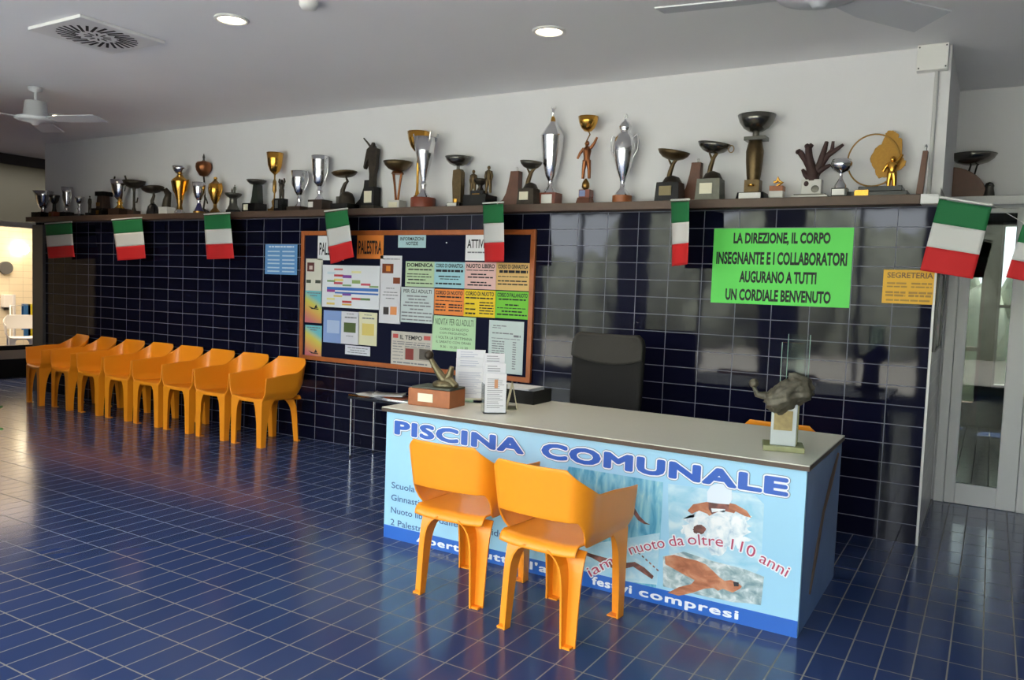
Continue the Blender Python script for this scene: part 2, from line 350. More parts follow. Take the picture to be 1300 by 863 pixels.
def print_mat(name, cols, scale, stretch, detail=5, dist=0.6):
    m = bpy.data.materials.new(name); m.use_nodes = True; nt = m.node_tree; L = nt.links.new; b = nt.nodes['Principled BSDF']; b.inputs['Roughness'].default_value = 0.3
    tc = nt.nodes.new('ShaderNodeTexCoord'); mp = nt.nodes.new('ShaderNodeMapping'); mp.inputs['Scale'].default_value = stretch; L(tc.outputs['Object'], mp.inputs[0])
    n = nt.nodes.new('ShaderNodeTexNoise'); n.inputs['Scale'].default_value = scale; n.inputs['Detail'].default_value = detail; n.inputs['Distortion'].default_value = dist; L(mp.outputs[0], n.inputs['Vector'])
    cr = nt.nodes.new('ShaderNodeValToRGB'); e = cr.color_ramp.elements; e[0].position = cols[0][0]; e[0].color = lin(cols[0][1]); e[1].position = cols[-1][0]; e[1].color = lin(cols[-1][1])
    for p, c in cols[1:-1]: q = e.new(p); q.color = lin(c)
    L(n.outputs['Fac'], cr.inputs[0]); L(cr.outputs[0], b.inputs['Base Color']); return m
M_W1 = print_mat('printed_turquoise_water', [(0.3, (66, 150, 190)), (0.48, (112, 186, 214)), (0.62, (150, 208, 222)), (0.75, (214, 232, 224))], 9, (3.2, 1, 0.8))
M_W2 = print_mat('printed_pale_water', [(0.3, (150, 206, 228)), (0.5, (178, 218, 236)), (0.7, (214, 236, 244))], 10, (1, 1, 1.6))
M_W3 = print_mat('printed_grey_water', [(0.32, (120, 150, 158)), (0.5, (172, 192, 194)), (0.66, (226, 232, 232))], 22, (1, 1, 1.4))
M_SPL = print_mat('printed_white_splash', [(0.3, (170, 196, 214)), (0.45, (222, 234, 240)), (0.6, (246, 249, 250))], 24, (1, 1, 1))
M_SKIN = print_mat('printed_tanned_skin', [(0.3, (150, 88, 60)), (0.5, (192, 122, 88)), (0.7, (222, 164, 128))], 12, (1, 1, 2))
M_SKIN2 = print_mat('printed_dark_skin', [(0.3, (78, 48, 44)), (0.5, (110, 70, 62)), (0.7, (170, 104, 92))], 14, (1, 1, 1))
def decal(name, pts, k, m, parent=None, px=True):
    return MB().prism([ban(*p) for p in pts] if px else pts, lay(k), CY0).build(name, m, parent or ct)
def blob(cx, cy, rx, ry, n=26, jag=0.1, seed=1):
    rnd = random.Random(seed); return [(cx + rx * math.cos(2 * PI * i / n) * (1 + rnd.uniform(-jag, jag)), cy + ry * math.sin(2 * PI * i / n) * (1 + rnd.uniform(-jag, jag))) for i in range(n)]
pic = decal('underwater_picture', [(722, 592), (842, 612), (838, 690), (832, 752), (700, 728), (690, 700)], 1, M_W1)
decal('printed_pale_pool', [(694, 700), (838, 676), (834, 742), (700, 728)], 2, M_W2, pic)
decal('printed_swimmer', [(742, 700), (752, 703), (766, 707), (782, 711), (796, 714), (806, 713), (818, 720), (830, 731), (828, 735), (816, 727), (804, 719), (792, 722), (778, 721), (766, 716), (752, 708), (742, 704)], 3, M_SKIN2, pic)
decal('printed_hand', [(801, 641), (806, 645), (812, 655), (820, 663), (826, 666), (818, 665), (810, 660), (803, 650)], 3, M_SKIN2, pic)
ln = MB()
for i in range(7): x, y = 806 + i * 4.6, 696 + i * 4.2; ln.prism([ban(x, y), ban(x + 2.6, y + 2.2), ban(x + 2.2, y + 4), ban(x - 0.4, y + 1.8)], lay(3), CY0)
ln.build('printed_lane_rope', M_SKIN2, pic)
p2 = decal('breaststroke_picture', [(848, 614), (958, 628), (970, 640), (966, 720), (930, 760), (850, 720)], 1, M_W2)
decal('printed_splash', blob(912, 670, 41, 30, 60, .22, seed=3), 2, M_SPL, p2)
decal('printed_shoulders', [(873, 648), (880, 640), (896, 637), (914, 636), (934, 640), (948, 648), (954, 657), (946, 655), (934, 649), (928, 656), (920, 660), (906, 660), (898, 652), (888, 648), (878, 652)], 3, M_SKIN, p2)
decal('printed_face', [(899, 634), (926, 636), (925, 648), (919, 657), (913, 662), (906, 656), (900, 646)], 4, M_SKIN2, p2)
decal('printed_goggles', [(903, 645), (921, 646), (920, 650), (912, 649), (904, 650)], 5, M_SPL, p2)
decal('printed_swim_cap', [(898, 637), (898, 624), (903, 616), (912, 613.5), (922, 615), (929, 622), (930, 633), (926, 640), (912, 639)], 5, mat('printed_white_cap', (226, 236, 246), 0.3), p2)
decal('printed_splash', blob(922, 664, 26, 15, seed=5), 5, M_SPL, p2)
decal('printed_hands', blob(888, 672, 8, 6, seed=6), 5, M_SKIN2, p2)
decal('printed_purple_reflection', blob(888, 712, 7, 4, seed=8) , 3, mat('printed_violet', (128, 136, 206), 0.3), p2)
decal('printed_purple_reflection', blob(917, 722, 7, 4, seed=9), 3, mat('printed_violet', (128, 136, 206), 0.3), p2)
p3 = decal('freestyle_picture', [(842, 706), (868, 700), (905, 712), (945, 722), (970, 732), (966, 768), (900, 758), (842, 744)], 4, M_W3)
decal('printed_swimmer', [(844, 706), (856, 704), (870, 708), (884, 711), (896, 716), (906, 725), (913, 732), (920, 737), (928, 736), (936, 739), (942, 744), (938, 750), (926, 753), (914, 751), (906, 746), (894, 747), (880, 752), (862, 756), (848, 752), (862, 745), (878, 741), (882, 736), (870, 730), (856, 722), (845, 716)], 5, M_SKIN, p3)
decal('printed_goggles', [(931, 738), (938, 739), (938, 744), (932, 744)], 6, mat('printed_black', (40, 40, 46), 0.3), p3)
decal('printed_splash', [(906, 752), (918, 747), (930, 752), (944, 745), (950, 738), (962, 744), (962, 766), (930, 764), (905, 758)], 6, M_W3, p3)
# banner lettering
M_TBLUE = mat('banner_lettering_blue', (52, 98, 190), 0.3); M_TWHITE = mat('banner_white', (238, 242, 248), 0.3); M_TGREY = mat('banner_outline_grey', (128, 142, 160), 0.3)
def heavy(s, x0, x1, z0, z1, y, rx, rz, n):
    """widened lettering: the same word laid over itself with small shifts"""
    vs, fs = text_mesh(s, 0.0, 1.1); ax, bx_ = min(v[0] for v in vs), max(v[0] for v in vs); az, bz = min(v[1] for v in vs), max(v[1] for v in vs)
    mb = MB()
    for k in range(n):
        a = 2 * PI * k / n; dx, dz = rx * math.cos(a), rz * math.sin(a)
        mb.add([(x0 + (v[0] - ax) / (bx_ - ax) * (x1 - x0) + dx, y - 4e-5 * k, z0 + (v[1] - az) / (bz - az) * (z1 - z0) + dz) for v in vs], fs)
    return mb
for s, xa, xb in (('PISCINA', ban(500, 553)[0], ban(667, 577)[0]), ('COMUNALE', ban(686, 583)[0], ban(1003, 627)[0])):
    x0, x1, z0, z1 = xa + 0.018, xb - 0.018, 0.641, 0.715
    for nm, rx, rz, n, k, m in (('headline_outline', .0205, .0155, 20, 7, M_TGREY), ('headline_outline', .0175, .0125, 20, 10, M_TWHITE), ('headline', .011, .0055, 14, 13, M_TBLUE)):
        heavy(s, x0, x1, z0, z1, lay(k), rx, rz, n).build(nm, m, ct, fix=False)
M_BTX = mat('banner_text_blue', (62, 92, 146), 0.4); TX = ban(497, 630)[0]
for s, x0, z, x1 in (('Scuola nuoto', TX, 0.303, -2.70), ('Ginnastica', TX, 0.228, -2.79), ('Nuoto libero', TX, 0.152, -2.735), ('dalle 7 d', -2.70, 0.152, -2.455), ('2 Palestre', TX, 0.078, -2.795), ('idro -', -2.34, 0.152, -2.19)):
    for wd, a_, b_ in words(s, x0, x1):
        za, zb_ = base_fit(wd, z + .006, .036); lettering(MB(), wd, a_, b_, za, zb_, lay(2), 0.006).build('banner_text', M_BTX, ct, fix=False)
zc = [-2.86]
for s, x0, x1 in (('Aperta', -2.86, -2.50), ('tutto', -2.44, -2.16), ("l'anno", -2.09, -1.78), ('festivi', -1.72, -1.50), ('compresi', -1.462, -0.965)):
    za, zb_ = base_fit(s, .021, .04); heavy(s, x0 + .003, x1 - .003, za, zb_, lay(5), .0035, .002, 6).build('stripe_text', M_TWHITE, ct, fix=False)
arc = [(700, 760), (770, 721), (805, 702), (850, 693), (880, 690.5), (915, 693), (945, 701), (965, 713), (985, 724), (1000, 733)]
ap = [Vector((ban(*p)[0], 0, ban(*p)[1])) for p in arc]
def arc_x(x):
    for i in range(len(ap) - 1):
        if x <= ap[i + 1][0] or i == len(ap) - 2:
            a = (x - ap[i][0]) / (ap[i + 1][0] - ap[i][0]); tg = (ap[i + 1] - ap[i])
            t0 = (ap[i + 1] - ap[i - 1]).normalized() if i else tg.normalized(); t1 = (ap[min(i + 2, len(ap) - 1)] - ap[i]).normalized(); return ap[i] + tg * a, t0.lerp(t1, a).normalized()
for s, u0, u1 in (('iamo', 752, 795), ('nuoto', 802, 845), ('da', 851, 869), ('oltre', 874, 918), ('110', 928, 957), ('anni', 964, 1000)):
    bx0, bx1 = ban(u0, 700)[0], ban(u1, 700)[0]; vs, fs = text_mesh(s); a0, a1 = min(v[0] for v in vs), max(v[0] for v in vs)
    for nm, rr, n, k, m in (('arched_text_outline', .006, 12, 12, M_TWHITE), ('arched_text', .0, 1, 15, mat('banner_crimson', (186, 66, 100), 0.3))):
        mb = MB()
        for c_ in range(n):
            out = []
            for v in vs:
                x = bx0 + (v[0] - a0) / (a1 - a0) * (bx1 - bx0); p_, tg = arc_x(x); nz = Vector((-tg[2], 0, tg[0])); h = v[1] * 0.074
                out.append((p_[0] + nz[0] * h + rr * math.cos(c_ * PI / 6), lay(k) - 3e-5 * c_, p_[2] + nz[2] * h + rr * math.sin(c_ * PI / 6)))
            mb.add(out, fs)
        mb.build(nm, m, ct, fix=False)

# ------------------------------------------------------------------ orange chairs
def pathU(s):
    """plan of the chair shell, s in -1..1: front right, round the back, front left -> x, y, side blend"""
    a = abs(s); sg = 1 if s >= 0 else -1
    if a < 0.36: x = 0.175 * a / 0.36; y = 0.262 - 0.012 * (a / 0.36) ** 2; b = 0
    elif a < 0.62:
        t = (a - 0.36) / 0.26; ang = t * PI / 2; x = 0.175 + 0.082 * math.sin(ang); y = 0.13 + 0.12 * math.cos(ang); b = t
    else: t = (a - 0.62) / 0.38; x = 0.257 + 0.006 * t; y = 0.13 - 0.37 * t; b = 1
    return sg * x, y, b
def sstep(a, b, x): t = min(1, max(0, (x - a) / (b - a))); return t * t * (3 - 2 * t)
def shell_pt(s, v):
    a = abs(s); x, y, b = pathU(s)
    top = 0.785 - 0.125 * min(1, max(0, (a - 0.36) / 0.29)) - 0.02 * sstep(0.7, 1, a)
    bot = 0.555 - 0.135 * sstep(0.46, 0.62, a)
    z = bot + (top - bot) * v
    fl = (z - 0.42) * 0.16
    cx, cy = x, y; n = Vector((x, (y + 0.05) * (1 if y > 0 else 0), 0)); n = n.normalized() if n.length > 1e-5 else Vector((0, 1, 0))
    k = 1.0 if b < 0.99 else 0.75
    return (x + n[0] * fl * k - (0.03 * (1 if s > 0 else -1) * (1 - sstep(0.42, 0.5, z)) if a > 0.5 else 0), y + n[1] * fl * 0.9 + (0.0 if b < 1 else 0), z)
def lsec(x, y, z, wx, wy, t, sx, sy):
    """L section: corner at x,y, flanges running wx towards -sx, wy towards -sy"""
    p = [(0, 0), (-wx, 0), (-wx, -t), (-t, -t), (-t, -wy), (0, -wy)]
    return [(x + q[0] * sx, y + q[1] * sy, z) for q in p]
def make_chair(label, group):
    t = thing('orange_armchair', label, 'chair', group=group)
    o = MB().grid(lambda a, b: shell_pt(a * 2 - 1, b), 72, 12).build('backrest', M_ORANGE, t, fix=False)
    o.data.transform(Matrix.Scale(.845, 4, (1, 0, 0))); so = o.modifiers.new('thick', 'SOLIDIFY'); so.thickness = 0.009; so.offset = 0
    bv = o.modifiers.new('bevel', 'BEVEL'); bv.width = 0.003; bv.segments = 2; bv.limit_method = 'ANGLE'
    def seat(a, b):
        # a across, b: 0 front apron bottom .. 1 rear apron bottom
        x = (a * 2 - 1) * 0.196
        ed = abs(a * 2 - 1)
        arch = 0.03
        prof = [(-0.243, -arch), (-0.246, -0.012), (-0.236, 0.0), (-0.21, 0.004)] + [(-0.17 + 0.047 * i, -0.006 - 0.006 * math.sin(PI * i / 7)) for i in range(8)] + [(0.2, -0.004), (0.222, -0.012), (0.234, -0.03), (0.238, -0.018 - arch)]
        q = b * (len(prof) - 1); i = min(int(q), len(prof) - 2); w_ = q - i
        y = prof[i][0] * (1 - w_) + prof[i + 1][0] * w_; z = prof[i][1] * (1 - w_) + prof[i + 1][1] * w_
        return (x, y, 0.44 + z + 0.012 * ed ** 4)
    o = MB().grid(seat, 32, 30).build('seat', M_ORANGE, t, fix=False)
    so = o.modifiers.new('thick', 'SOLIDIFY'); so.thickness = 0.008; so.offset = -1
    for sx in (1, -1):                        # front legs, corner outside and to the front
        secs = []
        for k in range(15):
            e = 1 - k / 14; z = 0.432 * e
            secs.append(lsec(sx * (0.200 + 0.004 * e), -0.247, z, 0.056 + 0.022 * e + 0.05 * e ** 10, 0.058 + 0.05 * e ** 2 + 0.05 * e ** 8, 0.009, sx, -1))
        m = MB().loft(secs); x = sx * 0.186
        m.box(min(x, x - sx * 0.048), max(x, x - sx * 0.048), -0.243, -0.195, 0.0, 0.006)
        m.build('leg', M_ORANGE, t)
    for sx in (1, -1):                        # rear legs, a channel open to the back and outside
        secs = []
        for k in range(15):
            e = 1 - k / 14; z = 0.408 * e
            wx = 0.055 + 0.02 * e + 0.07 * e ** 10; wy = 0.045 + 0.03 * e + 0.03 * e ** 6
            secs.append(lsec(sx * (0.198 + 0.002 * e - wx), 0.247 - 0.006 * e - wy, z, -wx, -wy if False else wy, 0.009, sx, -1) if False else
                        [(sx * (0.198 + 0.002 * e - wx + q[0]), 0.247 - 0.006 * e - wy + q[1], z) for q in ((0, 0), (wx, 0), (wx, 0.009), (0.009, 0.009), (0.009, wy), (0, wy))])
        m = MB().loft(secs)
        m.box(min(sx * 0.145, sx * 0.19), max(sx * 0.145, sx * 0.19), 0.206, 0.242, 0.0, 0.01)
        m.build('leg', M_ORANGE, t)
    return t
GR = 'orange armchairs in a row along the tiled wall'
row = [(-5.645 - .507 * i, y_, r_) for i, (y_, r_) in enumerate(((-.62, 0), (-.615, .01), (-.605, -.02), (-.59, .0), (-.58, -.02), (-.575, -.03), (-.585, -.1), (-.60, -.17)))]
labs = ['orange plastic armchair at the right end of the wall row, nearest the notice board', 'orange armchair second from the right end of the wall row', 'orange armchair third from the right end of the wall row, below the blue notice',
        'orange armchair fourth from the right end of the wall row', 'orange armchair fourth from the left end of the wall row', 'orange armchair third from the left end of the wall row',
        'orange armchair second from the left end of the wall row', 'orange armchair at the far left end of the wall row, beside the grey pillar']
chair0 = None
for (px, yf, rz), lab in zip(row, labs):
    loc = (px - 0.17, yf + 0.247, 0)
    if chair0 is None:
        chair0 = make_chair(lab, GR); chair0.location = loc; chair0.rotation_euler = (0, 0, rz)
    else: dup(chair0, loc, rz, lab)
c = dup(chair0, (-2.235, -2.245, 0), PI + 0.03, 'left orange armchair of the two drawn up to the reception counter'); c['group'] = 'orange armchairs at the counter'
c = dup(chair0, (-1.66, -2.36, 0), PI - 0.06, 'right orange armchair of the two drawn up to the reception counter'); c['group'] = 'orange armchairs at the counter'
c = dup(chair0, (-1.09, -0.40, 0), PI + 0.0, 'orange armchair behind the right end of the counter, only its back rim showing'); del c['group']

# ------------------------------------------------------------------ office chair behind the counter
oc = thing('office_chair', 'black office chair with high mesh back behind the counter', 'chair', (-2.29, -0.62, 0))
def obk(a, b):
    x = (a * 2 - 1); r_ = 0.262 if b < 0.86 else 0.262 - 0.05 * (1 - math.sqrt(max(0, 1 - ((b - 0.86) / 0.14) ** 2)))
    r_ -= 0.02 * sstep(0.4, 0, b); return (x * r_, 0.03 + 0.05 * (1 - x * x) + 0.05 * b, 0.56 + 0.675 * b)
o = MB().grid(obk, 20, 24).build('backrest', M_FABRIC, oc, fix=False); q = o.modifiers.new('t', 'SOLIDIFY'); q.thickness = 0.04; q.offset = 0
o2 = MB().grid(lambda a, b: (lambda p: (p[0] * 1.004, p[1] - 0.026, p[2]))(obk(a, 1.0 - (1 - b) * (0.235 + 0.075 * (1 - (2 * a - 1) ** 2)))), 20, 10).build('headrest_pad', M_PAD, oc, fix=False)
q = o2.modifiers.new('t', 'SOLIDIFY'); q.thickness = 0.02; q.offset = 0
MB().box(-0.25, 0.25, -0.42, 0.06, 0.45, 0.53).build('seat', M_FABRIC, oc, 0.03)
MB().tube([(0, -0.15, 0.09), (0, -0.15, 0.45)], 0.03).build('gas_column', M_BLACKM, oc)
MB().tube([(0, 0.05, 0.47), (0, 0.1, 0.52), (0, 0.11, 0.62)], 0.025).build('back_stem', M_BLACKM, oc)
for k in range(5):
    a = 2 * PI * k / 5 + 0.3; b = Vector((math.cos(a), math.sin(a), 0))
    lg = MB().tube([Vector((0, -0.15, 0.11)), Vector((0, -0.15, 0.075)) + b * 0.28], [0.026, 0.016], 8).build('leg', M_BLACKM, oc)
    cw = Vector((0, -0.15, 0.03)) + b * 0.28
    MB().ball(cw, 0.03, 0.03, 0.03, 12).tube([cw, cw + Vector((0, 0, 0.05))], 0.01, 6).build('castor', M_BLACK, lg)
for sx in (1, -1):
    MB().tube([(sx * 0.24, -0.1, 0.49), (sx * 0.3, -0.1, 0.5), (sx * 0.31, -0.08, 0.68), (sx * 0.31, -0.26, 0.7)], 0.018, 8).build('armrest', M_BLACKM, oc)

# ------------------------------------------------------------------ notice board and everything pinned to it
BX0, BX1, BZ0, BZ1 = -5.77, -3.19, 0.77, 2.0
nb = thing('notice_board', 'large navy notice board in an orange wooden frame on the tiled wall', 'notice board', ((BX0 + BX1) / 2, 0, BZ0))
ox, oz = (BX0 + BX1) / 2, BZ0
MB().box(BX0 + 0.01 - ox, BX1 - 0.01 - ox, -0.018, 0, 0.01, BZ1 - oz - 0.01).build('felt_panel', M_NAVYB, nb)
fm = MB(); T = 0.042
fm.prism([(BX0 - ox, 0), (BX1 - ox, 0), (BX1 - ox - T, T), (BX0 - ox + T, T)], -0.03, 0).prism([(BX0 - ox, BZ1 - oz), (BX1 - ox, BZ1 - oz), (BX1 - ox - T, BZ1 - oz - T), (BX0 - ox + T, BZ1 - oz - T)], -0.03, 0)
fm.prism([(BX0 - ox, 0), (BX0 - ox + T, T), (BX0 - ox + T, BZ1 - oz - T), (BX0 - ox, BZ1 - oz)], -0.03, 0).prism([(BX1 - ox, 0), (BX1 - ox - T, T), (BX1 - ox - T, BZ1 - oz - T), (BX1 - ox, BZ1 - oz)], -0.03, 0)
fm.build('frame', M_FRAME, nb, 0.004)
MB().ball((ban(0, 0)[0] * 0 + at(567, 308, 1, -0.02)[0] - ox, -0.022, at(567, 308, 1, -0.02)[2] - oz), 0.006).build('push_pin', M_WHITEP, nb)
YB = -0.019
def paper(name, label, cat, q, col, y=YB, px=None, group=None, rough=0.55):
    """q: crop pixel box (TL, BR) of the 4.11x board view, or photo pixels in px"""
    if px: (ax, ay), (bx_, by) = px
    else: ax, ay, bx_, by = 380 + q[0] / 4.11, 280 + q[1] / 4.11, 380 + q[2] / 4.11, 280 + q[3] / 4.11
    # corners taken on the board plane; the right edge drops in the picture, so use the mid rows
    l, r_ = at(ax, ay, 1, y), at(bx_, by, 1, y); x0, x1 = l[0], r_[0]; z1, z0 = l[2], r_[2]
    t = thing(name, label, cat, ((x0 + x1) / 2, y, (z0 + z1) / 2), group=group)
    W, H = x1 - x0, z1 - z0
    MB().box(-W / 2, W / 2, -0.0015, 0, -H / 2, H / 2).build('sheet', mat('paper_%d_%d_%d' % tuple(col), col, rough, noise=0.015, nscale=5), t)
    return t, W, H
def put_text(t, W, H, lines, m=M_INK, name='lettering', off=0.02):
    for s, x0, x1, z0, z1 in lines:           # relative box, 0..1 from bottom left
        lettering(MB(), s, (x0 - 0.5) * W, (x1 - 0.5) * W, (z0 - 0.5) * H, (z1 - 0.5) * H, -0.0022, off).build(name, m, t, fix=False)
def put_lines(t, W, H, rows, m=M_GINK, name='text_line'):
    rnd = random.Random(len(rows) * 7 + int(W * 1000))
    for x0, x1, z, h in rows:
        x = x0; mb = MB()
        while x < x1 - 0.01:
            e = min(x1, x + rnd.uniform(0.06, 0.2)); mb.box((x - 0.5) * W, (e - 0.5) * W, -0.0021, -0.0014, (z - h / 2 - 0.5) * H, (z + h / 2 - 0.5) * H); x = e + 0.02
        mb.build(name, m, t)
def put_rects(t, W, H, rects, name='print_block'):
    for i_, (col, x0, x1, z0, z1) in enumerate(rects):
        MB().box((x0 - 0.5) * W, (x1 - 0.5) * W, -0.0017 - 0.00003 * i_ - (.0003 if i_ == 0 and len(rects) == 1 else 0), -0.0012, (z0 - 0.5) * H, (z1 - 0.5) * H).build(name, mat('ink_%d_%d_%d' % tuple(col), col, 0.6), t)
P = paper
t, W, H = P('gym_sign', 'white sign lettered PALESTRA half covered by a flag on the notice board', 'sign', (98, 80, 232, 208), (226, 228, 230)); put_text(t, W, H, [('PALESTRA', 0.07, 0.94, 0.22, 0.72)])
t, W, H = P('gym_sign', 'orange sign lettered PALESTRA at the top of the notice board', 'sign', (303, 70, 438, 200), (236, 140, 60)); put_text(t, W, H, [('PALESTRA', 0.06, 0.93, 0.2, 0.72)])
t, W, H = P('information_sign', 'small pale blue sign at the top centre of the notice board', 'sign', (517, 74, 660, 142), (172, 206, 212)); put_text(t, W, H, [('INFORMAZIONI', 0.08, 0.92, 0.56, 0.82), ('NOTIZIE', 0.3, 0.72, 0.2, 0.46)])
t, W, H = P('activity_sign', 'white sign beginning ATTIV at the top right of the notice board', 'sign', (870, 66, 1012, 210), (228, 228, 230)); put_text(t, W, H, [("ATTIVITA'", 0.07, 0.98, 0.46, 0.78)]); put_lines(t, W, H, [(0.08, 0.9, 0.3, 0.05)])
t, W, H = P('notice_sheet', 'cream sheet with small pictures at the left edge of the notice board', 'notice', (36, 198, 120, 368), (216, 214, 200)); put_rects(t, W, H, [((92, 40, 36), 0.08, 0.5, 0.6, 0.88), ((70, 78, 60), 0.04, 0.32, 0.24, 0.34), ((60, 66, 54), 0.58, 0.9, 0.24, 0.34)]); put_rects(t, W, H, [((205, 190, 180), 0.2, 0.4, 0.66, 0.78)])
def grad_mat(name):
    m = bpy.data.materials.new(name); m.use_nodes = True; nt = m.node_tree; L = nt.links.new; b = nt.nodes['Principled BSDF']; b.inputs['Roughness'].default_value = 0.4
    tc = nt.nodes.new('ShaderNodeTexCoord'); s = nt.nodes.new('ShaderNodeSeparateXYZ'); L(tc.outputs['Generated'], s.inputs[0])
    a = nt.nodes.new('ShaderNodeMath'); a.operation = 'MULTIPLY_ADD'; a.inputs[1].default_value = 0.35; L(s.outputs[0], a.inputs[0]); L(s.outputs[2], a.inputs[2])
    cr = nt.nodes.new('ShaderNodeValToRGB'); e = cr.color_ramp.elements; e[0].position = 0.15; e[0].color = lin((196, 110, 120)); e[1].position = 1.1; e[1].color = lin((110, 190, 200))
    for p_, c_ in ((0.45, (214, 158, 90)), (0.75, (206, 200, 90))): q_ = e.new(p_); q_.color = lin(c_)
    L(a.outputs[0], cr.inputs[0]); L(cr.outputs[0], b.inputs['Base Color']); return m
GM = grad_mat('rainbow_print')
for i, (q_, lab) in enumerate((((32, 364, 116, 536), 'rainbow tinted fitness poster, the upper of two at the left board edge'), ((32, 543, 115, 710), 'rainbow tinted fitness poster, the lower of two at the left board edge'))):
    t, W, H = P('fitness_poster', lab, 'poster', q_, (214, 190, 110)); kids(t)[0].data.materials[0] = GM
    mb = MB(); dz = 0.02 if i == 0 else -0.33
    mb.prism([(-0.3 * W, dz * H), (0.0, (dz - 0.06) * H), (0.32 * W, (dz - 0.07) * H), (0.3 * W, (dz - 0.1) * H), (-0.1 * W, (dz - 0.09) * H)], -0.0022, -0.0014); mb.prism([(0.05 * W, (dz - 0.06) * H), (0.16 * W, (dz + 0.06) * H), (0.26 * W, (dz - 0.05) * H)], -0.0022, -0.0014)
    mb.build('printed_figure', M_INK, t); put_lines(t, W, H, [(0.1, 0.9, 0.93, 0.03), (0.3, 0.7, 0.85, 0.03)])
t, W, H = P('timetable', 'white weekly timetable with coloured cells on the notice board', 'timetable', (118, 230, 420, 466), (222, 226, 232))
rc = [((205, 110, 110), .22, .37, .88, .92), ((230, 226, 170), .52, .68, .82, .87), ((200, 216, 226), .1, .24, .78, .84), ((190, 60, 70), .22, .38, .73, .78), ((128, 64, 160), .37, .52, .70, .77), ((226, 205, 120), .22, .38, .62, .68), ((110, 150, 90), .1, .24, .60, .64), ((150, 176, 110), .53, .67, .58, .66), ((190, 70, 84), .22, .37, .55, .60), ((196, 84, 100), .68, .84, .54, .59), ((120, 160, 110), .37, .52, .51, .55), ((130, 160, 110), .82, .97, .50, .54), ((60, 112, 190), .1, .97, .41, .48), ((150, 60, 140), .1, .24, .36, .42), ((60, 112, 190), .24, .97, .33, .37), ((120, 70, 160), .37, .52, .29, .34), ((222, 196, 110), .22, .37, .25, .29), ((196, 70, 80), .53, .7, .2, .25), ((100, 130, 80), .68, .84, .2, .25), ((226, 220, 150), .1, .24, .17, .22), ((200, 70, 70), .37, .53, .12, .17), ((226, 200, 110), .1, .24, .06, .11), ((220, 180, 90), .37, .53, .06, .1)]
put_rects(t, W, H, rc, 'coloured_cell')
t, W, H = P('notice_sheet', 'tall white sheet with orange pictures on the notice board', 'notice', (424, 182, 527, 540), (216, 216, 222)); put_rects(t, W, H, [((120, 56, 20), .1, .62, .74, .88), ((130, 60, 24), .62, .94, .59, .68), ((232, 150, 90), .52, .82, .13, .25), ((60, 52, 50), .2, .45, .13, .24)]); put_rects(t, W, H, [((214, 130, 40), .28, .48, .77, .85)]); put_lines(t, W, H, [(.1, .9, .95, .012), (.3, .7, .52, .012), (.2, .85, .46, .012), (.15, .85, .42, .012), (.3, .7, .37, .012)])
def course(label, q_, col, head, extra=None, cat='notice'):
    t, W, H = P('course_notice', label, cat, q_, col); put_text(t, W, H, [(head, .06, .94, .79, .93)], off=0.03)
    put_lines(t, W, H, extra or [(.1, .9, .68, .05), (.06, .8, .5, .035), (.06, .9, .4, .035), (.1, .7, .28, .045), (.06, .94, .14, .04)], M_INK)
course('pale green notice headed DOMENICA on the notice board', (556, 212, 703, 348), (186, 210, 170), 'DOMENICA')
course('pale blue course notice beside the DOMENICA sheet', (706, 215, 862, 354), (158, 204, 214), 'CORSO DI GINNASTICA', [(.06, .94, .66, .09), (.15, .85, .44, .045), (.2, .8, .34, .03), (.06, .9, .16, .06)])
course('pink notice headed NUOTO LIBERO on the notice board', (865, 216, 1026, 361), (224, 182, 176), 'NUOTO LIBERO', [(.06, .94, .7, .03), (.2, .7, .55, .05), (.1, .9, .44, .05), (.2, .7, .25, .05), (.1, .85, .15, .05)])
course('tan course notice at the top right of the coloured sheets', (1029, 219, 1200, 368), (216, 178, 110), 'CORSO DI GINNASTICA', [(.1, .94, .68, .1), (.06, .94, .5, .03), (.06, .94, .34, .045), (.06, .94, .22, .045)])
course('orange notice headed CORSO DI NUOTO on the notice board', (704, 355, 858, 497), (238, 138, 60), 'CORSO DI NUOTO', [(.1, .9, .7, .06), (.06, .94, .55, .03), (.06, .4, .4, .05), (.5, .94, .4, .05), (.06, .4, .3, .05), (.5, .94, .3, .05), (.06, .4, .18, .05), (.5, .94, .18, .05)])
course('yellow notice headed CORSO DI NUOTO on the notice board', (860, 359, 1022, 508), (232, 200, 20), 'CORSO DI NUOTO', [(.06, .94, .7, .05), (.06, .35, .48, .05), (.5, .94, .54, .04), (.5, .94, .44, .04), (.06, .38, .28, .05), (.5, .94, .34, .04), (.5, .94, .24, .04), (.06, .38, .12, .06), (.5, .94, .14, .04)])
course('bright green course notice at the right of the coloured sheets', (1025, 366, 1197, 517), (112, 196, 50), 'CORSO DI PALLANUOTO', [(.1, .9, .7, .05), (.3, .7, .5, .05), (.06, .9, .38, .03), (.2, .8, .26, .05), (.06, .94, .14, .05)])
t, W, H = P('course_notice', 'pale grey notice headed PER GLI ADULTI on the notice board', 'notice', (528, 345, 701, 539), (196, 208, 208)); put_text(t, W, H, [('PER GLI ADULTI', .1, .92, .84, .94)], off=0.01); put_lines(t, W, H, [(.2, .8, .75, .035), (.25, .75, .66, .035), (.15, .85, .57, .035), (.1, .9, .48, .035), (.3, .7, .38, .035), (.06, .94, .28, .035), (.06, .94, .18, .035), (.06, .94, .08, .035)])
t, W, H = P('course_notice', "pale green notice headed NOVITA' PER GLI ADULTI on the notice board", 'notice', (697, 493, 916, 692), (182, 218, 174))
